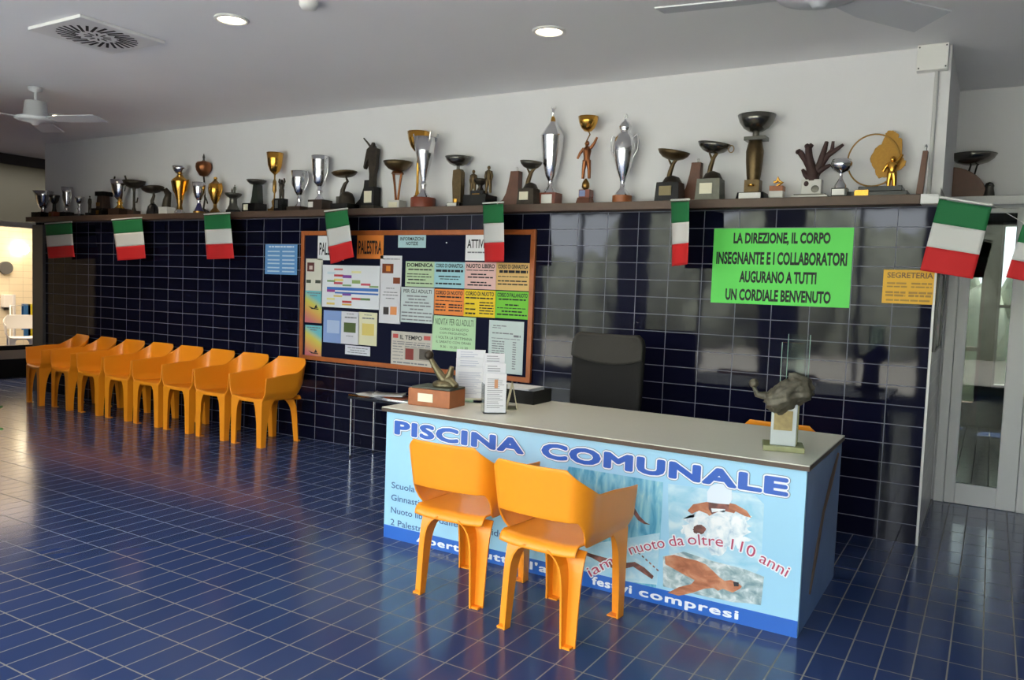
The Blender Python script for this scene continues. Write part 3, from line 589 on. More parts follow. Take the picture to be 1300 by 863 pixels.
put_text(t, W, H, [("NOVITA' PER GLI ADULTI", .07, .95, .74, .93), ('CORSO DI NUOTO', .18, .84, .59, .66), ('CON FREQUENZA', .18, .82, .47, .54), ('1 VOLTA LA SETTIMANA', .1, .93, .34, .42), ('IL SABATO CON ORARI', .1, .9, .22, .29), ('9.30 - 10.30 - 11.30', .2, .84, .08, .15)], mat('green_grey_ink', (62, 84, 62), 0.7), off=0.0)
t, W, H = P('newspaper_page', 'newspaper front page pinned low on the notice board', 'newspaper', (482, 574, 689, 774), (198, 192, 182))
put_text(t, W, H, [('IL TEMPO', .22, .76, .78, .9)], off=0.02); put_rects(t, W, H, [((196, 80, 76), .04, .17, .8, .92), ((196, 90, 84), .8, .96, .8, .92), ((168, 160, 150), .34, .97, .2, .56), ((140, 60, 54), .36, .56, .2, .52), ((90, 84, 78), .7, .96, .24, .54)]); put_lines(t, W, H, [(.04, .96, .7, .02), (.04, .96, .64, .03), (.34, .96, .585, .02), (.04, .3, .56, .025), (.04, .3, .48, .02), (.04, .3, .4, .02), (.04, .3, .3, .02), (.04, .3, .2, .02), (.06, .9, .1, .04)])
t, W, H = P('list_sheet', 'tall pale sheet with a typed list at the lower right of the board', 'notice', (992, 518, 1163, 806), (196, 210, 208)); put_lines(t, W, H, [(.12, .5, .9, .018), (.1, .35, .86, .012), (.1, .7, .76, .022), (.72, .92, .72, .04), (.08, .9, .66, .012)] + [(.1, .46, .6 - i * .045, .018) for i in range(12)] + [(.7, .8, .6 - i * .045, .018) for i in range(12)])
t, W, H = P('leaflet', 'blue leaflet, leftmost of three under the timetable', 'leaflet', (128, 466, 217, 641), (132, 160, 214)); put_rects(t, W, H, [((176, 196, 228), .2, .9, .3, .7)])
t, W, H = P('leaflet', 'white leaflet with a green picture, middle of three under the timetable', 'leaflet', (220, 472, 310, 649), (214, 214, 222)); put_rects(t, W, H, [((78, 96, 50), .16, .82, .36, .66)]); put_lines(t, W, H, [(.3, .7, .93, .02), (.2, .85, .82, .04), (.3, .7, .25, .02)])
t, W, H = P('leaflet', 'cream leaflet, rightmost of three under the timetable', 'leaflet', (311, 476, 403, 655), (222, 218, 184)); put_rects(t, W, H, [((216, 196, 110), .2, .85, .3, .66)]); put_lines(t, W, H, [(.3, .7, .92, .02), (.2, .85, .82, .04)])
t, W, H = P('label_strip', 'small white strip of text low on the notice board', 'notice', (240, 648, 369, 708), (210, 212, 222)); put_lines(t, W, H, [(.1, .9, .75, .08), (.2, .8, .5, .08), (.1, .9, .25, .08)])
# signs on the tiles
t, W, H = P('blue_notice', 'blue and white printed notice on the tiles left of the notice board', 'notice', None, (96, 150, 206), y=0.0, px=((337, 310), (377, 349))); put_lines(t, W, H, [(.12, .9, .92, .05)] , mat('white_print', (216, 228, 240), .6)); mb_ = [((190, 214, 234), a, b, z, z + .045) for z in (.08, .2, .34, .46, .6, .74) for a, b in ((.08, .46), (.54, .92))]; put_rects(t, W, H, mb_)
t, W, H = P('welcome_sign', 'bright green welcome sign with black capitals on the tiled wall', 'sign', None, (98, 228, 92), y=0.0, px=((907, 290), (1078, 391)))
put_text(t, W, H, [('LA DIREZIONE, IL CORPO', .155, .845, .785, .935), ('INSEGNANTE E I COLLABORATORI', .03, .965, .53, .68), ('AUGURANO A TUTTI', .215, .765, .29, .43), ('UN CORDIALE BENVENUTO', .115, .87, .05, .19)], mat('sign_black', (14, 24, 20), .6), off=0.04)
t, W, H = P('secretary_sign', 'yellow SEGRETERIA notice at the right end of the tiled wall', 'sign', None, (232, 178, 42), y=0.0, px=((1122, 342), (1187, 387)))
put_text(t, W, H, [('SEGRETERIA', .08, .93, .76, .92)], mat('brown_ink', (120, 90, 50), .6)); put_lines(t, W, H, [(.08, .46, .6, .05), (.54, .92, .6, .05), (.08, .46, .5, .04), (.54, .92, .5, .04), (.06, .44, .33, .06), (.5, .94, .33, .06), (.06, .44, .24, .06), (.5, .94, .24, .06), (.08, .9, .1, .05)], mat('tan_ink', (170, 128, 50), .6))
# picture frame on the reveal
pf = thing('picture_frame', 'thin black picture frame on the white wall beside the glass door', 'picture frame', (XR, 0.4, 1.22))
m = MB()
for a in ((-0.3, 0.3, 0, 0.02), (-0.3, 0.3, 0.5, 0.52), (-0.3, -0.28, 0.02, 0.5), (0.28, 0.3, 0.02, 0.5)): m.box(0, 0.025, a[0], a[1], a[2], a[3])
m.build('frame', M_BLACK, pf); MB().box(0.0, 0.012, -0.28, 0.28, 0.02, 0.5).build('picture', M_WHITE, pf)

# ------------------------------------------------------------------ trophies on the shelf
YT = 0.03
class Tro:
    """trophy standing on the shelf; widths in photo pixels at its distance, heights as fractions of its own height"""
    def __init__(s, u_, vtop, label, name='trophy_cup', cat='trophy', y=YT, z=ZS, x=None):
        lo, hi = -14.0, 1.5
        for _ in range(50):
            md = (lo + hi) / 2
            if proj((md, y, z))[0] < u_: lo = md
            else: hi = md
        s.loc = (lo, y, z); s.m = mpp(s.loc); v0 = proj(s.loc)[1]; s.h = (v0 - vtop) * s.m
        s.t = thing(name, label, cat, s.loc, group=None)
    def lathe(s, part, m, prof, cx=0, cy=0, tilt=None, n=28, parent=None, pivot=None):
        mb = MB()
        pr = [(max(r_, 0) * s.m, f_ * s.h) for r_, f_ in prof]
        if tilt is not None:
            z0 = pr[0][1]; R_ = Matrix.Rotation(tilt, 3, 'Y'); mb.lathe([(a, b - z0) for a, b in pr], (cx * s.m, cy * s.m, z0), n, R_)
        else: mb.lathe(pr, (cx * s.m, cy * s.m, 0), n)
        return mb.build(part, m, parent or s.t, fix=True)
    def bowl(s, part, m, R, f0, f1, cx=0, tilt=None, th=1.2, cy=0):
        """open dish: outer profile up, inner profile down"""
        d = f1 - f0; out = [(0, f0), (R * .35, f0 + d * .05), (R * .65, f0 + d * .25), (R * .88, f0 + d * .6), (R, f1)]
        inn = [(R - th * .6, f1), (R * .86 - th * .5, f0 + d * .66), (R * .6, f0 + d * .38), (R * .3, f0 + d * .2), (0, f0 + d * .17)]
        return s.lathe(part, m, out + inn, cx, cy, tilt)
    def box(s, part, m, cx, w_, f0, f1, d=None, taper=0, cy=0, bevel=0.002):
        mb = MB().bx(cx * s.m, cy * s.m, f0 * s.h, w_ * s.m, (d or w_ * .8) * s.m, (f1 - f0) * s.h, taper * s.m)
        o = mb.build(part, m, s.t, bevel); s.front = (cy - (d or w_ * .8) / 2) * s.m; return o
    def plaque(s, cx, w_, f0, f1, m=None, y=None, parent=None):
        y = s.front if y is None else y * s.m
        mb = MB().box((cx - w_ / 2) * s.m, (cx + w_ / 2) * s.m, y - 0.003, y + 0.004, f0 * s.h, f1 * s.h); return mb.build('plaque', m or M_PLAQ, parent or s.t)
    def tube(s, part, m, pts, rad, n=10, closed=False, parent=None):
        rr = [q * s.m for q in rad] if isinstance(rad, (list, tuple)) else rad * s.m
        return MB().tube([((p[0]) * s.m, (p[2] if len(p) > 2 else 0) * s.m, p[1] * s.h) for p in pts], rr, n, closed).build(part, m, parent or s.t)
    def handles(s, m, R, f0, f1, out, rad=0.7, only=None):
        for sx in ((1, -1) if only is None else (only,)):
            fm_ = (f0 + f1) / 2
            s.tube('handle', m, [(sx * (R - .5), f1), (sx * (R + out * .6), f1 + (f1 - f0) * .12), (sx * (R + out), f1 - (f1 - f0) * .2), (sx * (R + out * .8), fm_ - (f1 - f0) * .1), (sx * (R * .8 + out * .2), f0)], rad, 8)
    def poly(s, part, m, pts, d, cy=0, bevel=0.0):
        return MB().prism([(x * s.m, f_ * s.h) for x, f_ in pts], (cy - d / 2) * s.m, (cy + d / 2) * s.m).build(part, m, s.t, bevel)
    def person(s, part, m, cx, f0, f1, pose='up', w_=1.0, cy=0, lean=0.0):
        """small cast figure from f0 to f1 as one skin: legs, trunk, head and two arms"""
        h = (f1 - f0) * s.h; X = cx * s.m; Y = cy * s.m; Z = f0 * s.h; a = h * .1 * w_
        P_ = lambda x, z, y=0: (X + x * h + lean * z * h, Y + y * h, Z + z * h)
        mb = MB(); H_ = .8 if pose == 'up' else .92
        for sx in (1, -1): mb.tube([P_(sx * .1, 0), P_(sx * .09, .22 * H_ / .8), P_(sx * .05, .45 * H_ / .8)], [a * .45, a * .55, a * .8], 8)
        mb.tube([P_(0, .42 * H_ / .8), P_(0, .52 * H_ / .8), P_(0, .68 * H_ / .8), P_(0, .76 * H_ / .8), P_(0, .80 * H_ / .8)], [a * 1.0, a * .9, a * 1.25, a * 1.0, a * .4], 10)
        mb.ball(P_(0, .87 * H_ / .8), a * .62, a * .62, a * .75, 10)
        sh = .745 * H_ / .8
        for sx in (1, -1):
            if pose == 'up': q_ = [P_(sx * .1, sh), P_(sx * .2, sh + .1), P_(sx * .16, 1.0)]
            elif pose == 'down': q_ = [P_(sx * .1, sh), P_(sx * .16, sh - .2), P_(sx * .13, sh - .36)]
            else: q_ = [P_(sx * .1, sh), P_(sx * .22, sh + (.14 if sx > 0 else -.12)), P_(sx * .3, sh + (.3 if sx > 0 else -.28))]
            mb.tube(q_, [a * .55, a * .42, a * .32], 8)
        return mb.build(part, m, s.t)

def cup_prof(R, f0, f1, stem=0.3, rim=1.08):
    d = f1 - f0
    return [(0, f0), (R * stem, f0 + d * .01), (R * .62, f0 + d * .16), (R * .86, f0 + d * .4), (R * .95, f0 + d * .7), (R * rim, f1), (R * rim - 1, f1), (R * .85, f0 + d * .7), (R * .55, f0 + d * .25), (0, f0 + d * .2)]
def stem_prof(r0, r1, f0, f1):
    d = f1 - f0
    return [(r0, f0), (r0 * .9, f0 + d * .1), (r0 * .55, f0 + d * .25), (r1, f0 + d * .5), (r1 * 1.6, f0 + d * .62), (r1, f0 + d * .75), (r1 * 1.1, f1)]

# far left end
t = Tro(55, 243, 'silver flared cup with a curved handle at the far left end of the shelf'); t.box('base', M_BLACK, -1, 22, 0, .2); t.lathe('stem', M_SILVER, stem_prof(6, 2.5, .2, .38)); t.lathe('cup', M_SILVER, cup_prof(9.5, .36, 1, .4, 1.25)); t.handles(M_SILVER, 8, .45, .95, 6)
t = Tro(69, 248, 'small dark cup with a red and brass base, second from the left end'); t.box('base', M_RWOOD, 0, 11, 0, .26); t.plaque(-2, 5, .05, .2, M_GOLD); t.lathe('stem', M_BLACKM, [(3, .26), (2.2, .4), (2, .75)]); t.lathe('cup', M_DMETAL, cup_prof(6, .62, 1, .4, 1.1))
t = Tro(85, 238, 'tall narrow silver cup with side handles, third from the left end'); t.box('base', M_BLACK, 0, 14, 0, .17); t.lathe('stem', M_SILVER, stem_prof(5, 2.2, .17, .36)); t.lathe('cup', M_SILVER, cup_prof(5.5, .34, 1, .45, 1.2)); t.handles(M_SILVER, 5, .45, .85, 4.5)
t = Tro(101, 250, 'small silver cup on a ringed stem near the left end of the shelf'); t.lathe('base', M_BLACK, [(6, 0), (6, .14)]); t.lathe('stem', M_SILVER, [(4.5, .14), (3, .2), (1.5, .3), (2.8, .4), (1.3, .5), (2.4, .6), (1.5, .7)]); t.lathe('cup', M_SILVER, cup_prof(5.5, .66, 1, .4, 1.1))
t = Tro(114, 250, 'thin dark standing statuette near the left end of the shelf', 'statuette', 'statuette'); t.box('base', M_BLACKM, 0, 9, 0, .2); t.person('figure', M_DBRONZE, 0, .2, 1, 'down', .9)
t = Tro(130, 244, 'squat dark wooden trophy with a brass plaque near the left end', 'wooden_trophy'); t.box('base', M_BLACK, 0, 21, 0, .32); t.plaque(3, 6, .06, .22, M_GOLD); t.box('block', M_DWOOD, 2, 14, .32, .82, taper=1); t.plaque(-1, 7, .4, .56, M_BRASS); t.box('cap', M_BLACK, 3, 17, .82, 1)
t = Tro(152, 224, 'silver cup with two upright horn handles and a gilt stem'); t.box('base', M_DWOOD, 0, 22, 0, .18); t.lathe('stem', M_GOLD, stem_prof(6.5, 2.5, .18, .42)); t.lathe('cup', M_SILVER, cup_prof(10.5, .40, .9, .3, 1.08))
for sx in (1, -1): t.tube('handle', M_DMETAL, [(sx * 9, .62), (sx * 12, .78), (sx * 12.5, .92), (sx * 10.5, 1.0)], 1.1, 8)
t = Tro(170, 230, 'dark shallow dish on a thin column beside the horn handled cup', 'trophy_dish'); t.box('base', M_DWOOD, 0, 13, 0, .14); t.lathe('column', M_DBRONZE, [(3, .14), (1.6, .25), (1.4, .7), (2.4, .8)]); t.bowl('dish', M_DBRONZE, 14, .78, 1.0); t.tube('arm', M_DBRONZE, [(1, .4), (6, .38), (8, .52)], .9, 8)
t = Tro(194, 237, 'small dark figure carrying a tilted dish, left of the gilt winged cup', 'trophy_dish'); t.lathe('base', M_BLACK, [(8, 0), (7.5, .12), (6, .3), (3, .4)]); t.tube('figure', M_DBRONZE, [(0, .3), (-1.5, .5), (2, .68), (1, .82)], [3, 2.2, 1.8, 1.2]); t.bowl('dish', M_DBRONZE, 14, .78, .96, tilt=-.18)
t = Tro(212, 236, 'dark bird like statuette with a white plaque, left of the gilt winged cup', 'statuette', 'statuette'); t.box('base', M_PLAQW, 0, 16, 0, .26); t.tube('figure', M_DBRONZE, [(-2, .24), (0, .5), (3, .75), (-2, .9)], [5.5, 5, 3.5, 1.5]); t.tube('wing', M_DBRONZE, [(2, .6), (-5, .85), (-16, .86)], [2.5, 2, 1])
t = Tro(228, 212, 'gilt cup with flared wings under a silver bowl'); t.lathe('base', M_SILVER, [(7, 0), (6.5, .06), (3, .12)]); t.lathe('stem', M_BRASS, [(4, .1), (3, .2), (4.5, .35)]); t.lathe('cup', M_GOLD, [(4, .3), (7, .5), (9.5, .68), (9.5, .72), (5, .78), (2, .86)])
for sx in (1, -1): t.poly('wing', M_GOLD, [(sx * 6, .4), (sx * 13, .5), (sx * 17, .72), (sx * 9, .68)], 1.6)
t.bowl('bowl', M_SILVER, 9.5, .83, 1.0)
t = Tro(252.5, 232, 'small silver goblet with a violet foot in front of the copper globe', y=-0.075); t.lathe('base', M_BRASS, [(7, 0), (7, .05)]); t.lathe('foot', mat('violet_enamel', (64, 62, 110), .3, .5), [(6, .05), (3.5, .2), (2, .32)]); t.lathe('stem', M_SILVER, [(2, .32), (2.6, .38), (2, .44)]); t.lathe('cup', M_SILVER, cup_prof(8, .42, 1, .35, 1.06))
t = Tro(258, 196, 'round copper globe with a spire on a thin bent stem', 'globe_trophy', y=0.085); t.lathe('base', M_DBRONZE, [(8, 0), (7, .06), (2, .1)]); t.tube('stem', M_DBRONZE, [(0, .08), (3, .25), (2, .4), (1.5, .52), (0, .64)], 1.1); t.tube('arm', M_DBRONZE, [(3, .3), (6, .24), (8, .18)], .8); t.lathe('globe', M_COPPER, [(0, .62), (5, .64), (9, .72), (10, .78), (9.6, .83), (8, .86), (3, .875), (1.5, .89)]); t.lathe('spire', M_DMETAL, [(1.8, .885), (1, .91), (1.6, .94), (.3, 1.0)])
t = Tro(273, 225, 'small gold lidded cup with handles beside the silver goblet'); t.lathe('base', M_BRASS, [(7, 0), (6.5, .05), (2.5, .16), (2, .26)]); t.lathe('cup', M_GOLD, [(2, .26), (5, .38), (8, .6), (8.5, .76), (7.5, .8)]); t.lathe('lid', M_BRASS, [(7.6, .8), (4, .86), (2, .9), (1.6, .93)]); t.lathe('finial', M_GOLD, [(1, .92), (2.4, .95), (2, .99), (.4, 1)]); t.handles(M_GOLD, 8, .45, .78, 5)
t = Tro(296, 236, 'dark pewter dish with two tiny standing figures on it', 'trophy_dish'); t.lathe('base', M_BLACKM, [(9, 0), (9, .12)]); t.lathe('column', M_PEWTER, [(8, .12), (5, .3), (4.5, .52), (6, .58)]); t.bowl('dish', M_PEWTER, 11, .54, .72); t.person('figure', M_PEWTER, -2.5, .62, .9, 'down'); t.person('figure', M_PEWTER, 2.5, .62, 1.0, 'down')
t = Tro(325, 229, 'dark green tapered column with a flat bowl and an ivory plaque', 'trophy_dish'); t.box('base', M_BLACK, -3, 24, 0, .28); t.plaque(-8, 8, .06, .24); t.poly('column', mat('dark_green_stone', (44, 50, 44), .35), [(-6, .28), (8, .28), (6, .85), (-1, .85), (-3, .5)], 9); t.bowl('dish', M_PEWTER, 12.5, .84, 1.0, cx=0)
t = Tro(348, 195, 'gold cup on a tall slim gilt stem'); t.box('base', M_BRASS, 0, 13, 0, .06); t.lathe('stem', M_BRASS, [(5, .06), (2.5, .1), (3.5, .18), (1, .24), (1, .32), (2.6, .36), (2.2, .52), (1, .56), (1, .62), (2, .66)]); t.lathe('cup', M_GOLD, cup_prof(10, .64, 1.0, .2, 1.06))
t = Tro(356.5, 227, 'small dark athlete with raised arms on a black cube', 'statuette', 'statuette', y=-0.06); t.box('base', M_BLACK, 0, 14, 0, .38); t.plaque(-2, 5, .08, .32, M_GREY); t.person('figure', M_DBRONZE, 1, .38, 1.0, 'up', 1.2)
t = Tro(380, 218, 'fluted silver cup with scroll handles on a low dark base'); t.box('base', M_DWOOD, -1, 24, 0, .12); t.lathe('stem', M_SILVER, stem_prof(6, 2.4, .12, .42)); t.lathe('cup', M_SILVER, cup_prof(10.5, .40, 1, .35, 1.05)); t.handles(M_SILVER, 10, .55, .95, 5)
t = Tro(405.5, 199, 'plain tall silver cup on a square dark base'); t.box('base', M_DWOOD, 1, 24, 0, .2); t.plaque(-6, 8, .06, .16, M_PLAQW); t.lathe('stem', M_SILVER, stem_prof(6.5, 2.6, .2, .46)); t.lathe('cup', M_SILVER, [(0, .44), (4, .45), (8, .53), (9.3, .68), (9.6, .72), (9.6, .74), (10.5, .92), (11.5, 1), (10.5, 1), (9, .75), (7, .56), (0, .5)]); t.handles(M_SILVER, 9.5, .55, .92, 4)
t = Tro(436, 217, 'tilted bronze dish held up by a kneeling dark figure', 'trophy_dish', y=-0.05); t.box('base', M_BLACK, 2, 28, 0, .14); t.box('block', M_PEWTER, -8, 6, .14, .34); t.lathe('rock', M_DBRONZE, [(11, .14), (10, .3), (7, .42), (2, .46)], cx=5); t.tube('figure', M_DBRONZE, [(-2, .3), (-2, .5), (2, .66), (6, .72), (3, .84)], [4, 3, 2.4, 1.8, 1.2]); t.bowl('dish', M_BRONZE, 16.5, .83, .95, tilt=-.12, cx=1)
t = Tro(468, 176, 'tall dark angular winged statue raising one thin arm, with a sweeping curved foot', 'statue', 'statue', y=0.07)
t.poly('sweeping_foot', M_BLACKM, [(-22, .03), (6, .03), (6, .42), (-7, .42), (-8, .32), (-14, .16), (-22, .09)], 9, cy=3); t.box('base', M_DBRONZE, 5, 22, 0, .06); t.box('block', M_BLACKM, 5, 17, .06, .32); t.plaque(4, 12, .1, .26); t.poly('body', M_DBRONZE, [(2, .32), (9, .32), (10, .5), (12, .58), (14, .84), (9, .86), (7, .89), (4, .9), (1, .87), (-3, .84), (-8, .6), (-7, .57), (0, .72), (1, .56), (2, .5)], 7, bevel=.004)
t.lathe('head', M_DBRONZE, [(0, .86), (2.6, .87), (3, .9), (2, .93), (0, .935)], cx=5); t.tube('raised_arm', M_DBRONZE, [(2, .86), (-5, .94), (-11, 1.0)], [1.6, 1.2, .9])
t = Tro(503.5, 206, 'wide bronze dish on a V shaped stand with a white block base', 'trophy_dish'); t.box('base', M_MARBLE, 0, 19, 0, .18); t.plaque(0, 13, .03, .14, M_PLAQ)
for sx in (1, -1): t.tube('strut', M_COPPER, [(sx * 1.5, .17), (sx * 4, .5), (sx * 6.5, .76)], [1.6, 1.5, 1.8])
t.lathe('collar', M_COPPER, [(8, .74), (7, .79), (3, .82)]); t.bowl('dish', M_BRONZE, 18.5, .8, 1.0)
t = Tro(529, 169, 'tall gold bowl on a slender brass column behind the silver cone cup', y=0.07); t.lathe('base', M_BRASS, [(8, 0), (8, .1), (4, .18)]); t.lathe('column', M_GOLD, [(3.5, .16), (1.6, .26), (1.6, .75), (3, .78)]); t.bowl('bowl', M_GOLD, 14.5, .74, 1.0)
t = Tro(537, 176, 'large silver cone shaped cup on a round red wooden base', y=-0.04); t.lathe('base', M_RWOOD, [(16, 0), (16, .13), (15.5, .14)]); t.lathe('stem', M_SILVER, [(9, .14), (8, .17), (4, .22), (3, .29), (4.5, .33), (2.5, .38)]); t.lathe('cone', M_SILVER, [(2.5, .36), (6, .52), (11, .76), (15, 1.0), (14, 1.0), (10, .76), (0, .45)], n=12)
for a_ in (-.5, .6, 1.9, 3.3): t.tube('prong', M_SILVER, [(14.5 * math.cos(a_), .96, 14.5 * math.sin(a_)), (16.5 * math.cos(a_), 1.06, 16.5 * math.sin(a_))], 1.1, 6)
t = Tro(580, 200, 'black bowl on a sculpted bronze column with a gold medal', 'trophy_dish'); t.box('base', M_BLACK, -1, 22, 0, .1, taper=1.5); t.plaque(-2, 14, .02, .085, M_PLAQW); t.poly('column', M_BRONZE, [(-4, .1), (8, .1), (8, .7), (5, .76), (-5, .74), (-6, .5)], 9, bevel=.006); t.lathe('medal', M_GOLD, [(4.5, .1), (4.5, .17)], cy=-2); t.lathe('neck', M_DMETAL, [(2.2, .74), (2, .84)]); t.bowl('bowl', M_DMETAL, 17, .82, 1.0)
t = Tro(609, 214, 'dark group of two standing figures either side of a small bowl', 'statuette', 'statuette'); t.box('base', M_BLACKM, 0, 34, 0, .3); t.box('block', M_BLACK, -1, 18, .3, .42); t.plaque(-2, 11, .16, .34, M_BRASS); t.person('figure', M_BRONZE, -11, .3, .92, 'down', 1.1); t.person('figure', M_BRONZE, 12, .36, 1.0, 'down', 1.1); t.lathe('column', M_DBRONZE, [(5, .42), (2.5, .52), (3, .58)]); t.bowl('dish', M_DBRONZE, 9, .56, .72)
def wedge(u_, vt, lab):
    t = Tro(u_, vt, lab, 'curved_wooden_trophy', y=0.105)
    t.poly('wedge', M_BWOOD, [(-17, .02), (12, .02), (12, .97), (0, .97), (-2, .7), (-6, .38), (-11, .2), (-17, .14)], 10, bevel=.003); t.box('foot', M_BLACK, -3, 30, 0, .04); t.lathe('finial', M_SILVER, [(1.5, .96), (1, 1.02), (1.6, 1.05), (.3, 1.09)], cx=7)
wedge(649, 217, 'curved brown wooden wedge trophy behind the diver dish, left of the tallest silver cup'); wedge(877, 206, 'curved brown wooden wedge trophy behind the grey stone based silver bowl')
def diver(u_, vt, lab, R, bm, dm, tilt, base_w, pm):
    t = Tro(u_, vt, lab, 'trophy_dish', y=-0.045); t.box('base', bm, 0, base_w, 0, .36, taper=1.5); t.plaque(-2, base_w * .5, .1, .28, pm); t.lathe('rock', M_DBRONZE, [(base_w * .4, .36), (base_w * .28, .46), (2, .5)], cx=2)
    t.tube('figure', M_BRONZE, [(-3, .42), (-1, .58), (2, .72), (5, .8)], [3.2, 3, 2.6, 1.6]); t.tube('arm', M_BRONZE, [(2, .7), (7, .8), (12, .86)], [1.6, 1.2, .9]); t.tube('arm', M_BRONZE, [(1, .68), (-3, .8), (-5, .88)], [1.5, 1.2, .9]); t.bowl('dish', dm, R, .8, .97, tilt=tilt, cx=1); return t
diver(671, 204, 'grey dish held by a bronze diver, left of the tallest silver cup', 14.5, M_DBRONZE, M_PEWTER, .08, 25, M_PLAQ)
t = Tro(698, 137, 'tallest silver lidded cup with a figure finial on a reddish base', y=0.06); t.box('base', M_RWOOD, 0, 24, 0, .13); t.plaque(0, 15, .02, .11, M_PLAQW); t.lathe('stem', M_SILVER, [(9, .13), (8, .16), (4, .2), (3, .25), (5, .27)]); t.lathe('cup', M_SILVER, [(4, .26), (7, .3), (11, .43), (13.5, .6), (14.5, .7), (14.8, .71), (13.5, .72)]); t.lathe('lid', M_SILVER, [(13.5, .72), (9, .78), (4.5, .83), (3, .85)]); t.lathe('collar', M_GOLD, [(3.4, .84), (2.6, .88), (1.4, .9)]); t.person('finial_figure', M_SILVER, 0, .89, 1.0, 'up', 1.3)
t = Tro(742.5, 150, 'gold bowl on a twisted female figure with a small wooden base'); t.box('base', M_BWOOD, 0, 20, 0, .08, taper=2); t.box('block', M_RWOOD, 1, 15, .08, .17); t.plaque(-1.5, 8, .09, .16, mat('blue_plaque', (120, 134, 176), .4)); t.lathe('bud', M_BRASS, [(2, .17), (5, .2), (4.5, .25), (1, .3)]); t.person('figure', M_COPPER, 0, .3, .7, 'one', 1.0); t.tube('ribbon', M_BRASS, [(0, .62), (-3, .7), (3, .8), (0, .85)], .8); t.bowl('bowl', M_GOLD, 13, .83, 1.0)
t = Tro(789.5, 146, 'ornate silver lidded urn with scroll handles on a wooden drum base'); t.lathe('base', M_OWOOD, [(12.5, 0), (12.5, .09)]); t.lathe('foot', M_SILVER, [(10, .09), (9, .12), (4, .17), (3, .24), (4.5, .27)]); t.lathe('urn', M_SILVER, [(4, .27), (9, .38), (13.5, .54), (14.5, .64), (13, .72), (9, .77)]); t.lathe('lid', M_SILVER, [(9, .77), (5, .8), (7.5, .83), (7.8, .86), (5, .9), (2, .92), (1.5, .94)]); t.tube('ring_finial', M_SILVER, [(2.2 * math.cos(k * PI / 6), .97 + .024 * math.sin(k * PI / 6)) for k in range(12)], .7, 6, True); t.handles(M_SILVER, 13, .5, .74, 6, .9)
diver(850, 191, 'tilted bronze dish held by a diver on a rounded black base', 20.5, M_BLACK, M_BRONZE, .16, 32, mat('dull_plaque', (132, 118, 84), .5, .2))
t = diver(901, 181, 'silver and dark bowl with a ring handle on a grey stone base', 21, mat('grey_stone', (112, 112, 100), .5, noise=.1), M_DMETAL, .14, 32, M_PLAQ)
t.tube('ring_handle', M_BRASS, [(24 + 3.5 * math.cos(k * PI / 6), .86 + .06 * math.sin(k * PI / 6)) for k in range(12)], .6, 6, True)
t = Tro(955, 148, 'very wide dark bowl on a carved wheat sheaf column with a gold medal', 'trophy_dish'); t.box('base', M_BLACK, 0, 36, 0, .09, taper=2); t.plaque(0, 27, .015, .08, M_PLAQW); t.box('block', M_BRONZE, 0, 19, .09, .24); t.lathe('medal', M_GOLD, [(0, .16), (4.5, .16), (4.5, .18)], cy=-8, tilt=0); t.lathe('column', M_BRONZE, [(8, .24), (9, .3), (10.5, .45), (11, .58), (8, .7), (4, .74)], n=14); t.box('slab', M_DMETAL, 1, 27, .7, .745, d=18); t.lathe('neck', M_PEWTER, [(4, .745), (4, .8), (7, .82)]); t.bowl('bowl', M_DMETAL, 23.5, .8, 1.0)
t = Tro(986, 225, 'tiny orange and white block with a gold star figure', 'statuette', 'statuette'); t.box('base', M_MARBLE, 0, 17, 0, .38); t.box('block', M_OWOOD, 0, 17, .38, .6); t.tube('figure', M_GOLD, [(-5, .78), (-1, .8), (0, .98), (2, .8), (6, .76), (2, .68), (-1, .62)], 1.8, 8)
t = Tro(1030, 177, 'dark red branching coral on a pale marble block', 'coral_trophy'); t.box('base', M_MARBLE, 0, 44, 0, .045); t.box('slab', M_PEWTER, 0, 38, .045, .07); t.box('block', M_MARBLE, 0, 24, .07, .32, d=14); t.lathe('emblem', M_GREY, [(0, .0), (.1, .0)]) if False else None
MC = mat('dark_coral', (58, 36, 34), .6, noise=.25, nscale=40, bump=.6); cm = MB()
for pts, rr in ((((0, .3), (0, .42), (-3, .55), (-6, .7), (-7, .85)), (7, 6.5, 5, 4, 3.4)), (((-3, .5), (-10, .66), (-18, .8)), (4, 3.4, 3)), (((2, .42), (8, .56), (11, .72), (14, .94)), (5.5, 4.5, 3.2, 2)), (((8, .56), (16, .7), (21, .8), (22, .94)), (4, 3, 2.2, 1.6)), (((16, .7), (28, .82), (34, .88)), (2.6, 2.2, 1.4)), (((2, .42), (12, .5), (20, .56)), (4, 3, 1.6)), (((-2, .34), (-9, .42), (-13, .5)), (4.5, 3, 1.5)), (((-7, .85), (-10, .9)), (3.4, 2.5)), (((-7, .84), (-3, .91)), (3, 2.2)), (((-18, .8), (-21, .79)), (3.2, 2.2))):
    cm.tube([(p[0] * t.m, 0.01 * math.sin(p[0]), p[1] * t.h) for p in pts], [q * t.m * 1.2 for q in rr], 8)
cm.build('coral', MC, t.t); cm = MB().ball((-6 * t.m, -7 * t.m, .25 * t.h), 3 * t.m, 1.2 * t.m, 3.4 * t.m); cm.build('coral_chip', MC, t.t); MB().ball((5 * t.m, -6.9 * t.m, .16 * t.h), 5 * t.m, .6 * t.m, 4.6 * t.m).build('emblem', M_PEWTER, t.t)
t = Tro(1066, 203, 'small round silver cup on a black base with a white plaque', y=-0.075); t.box('base', M_BLACK, 0, 19, 0, .22); t.plaque(-1, 15, .03, .19, M_PLAQW); t.lathe('stem', M_SILVER, [(8, .22), (7.5, .3), (4, .42), (2, .5), (2, .62), (3, .66)]); t.lathe('cup', M_SILVER, [(3, .64), (9, .7), (13, .82), (13, .9), (11, 1.0), (10, 1.0), (11, .86), (0, .72)])
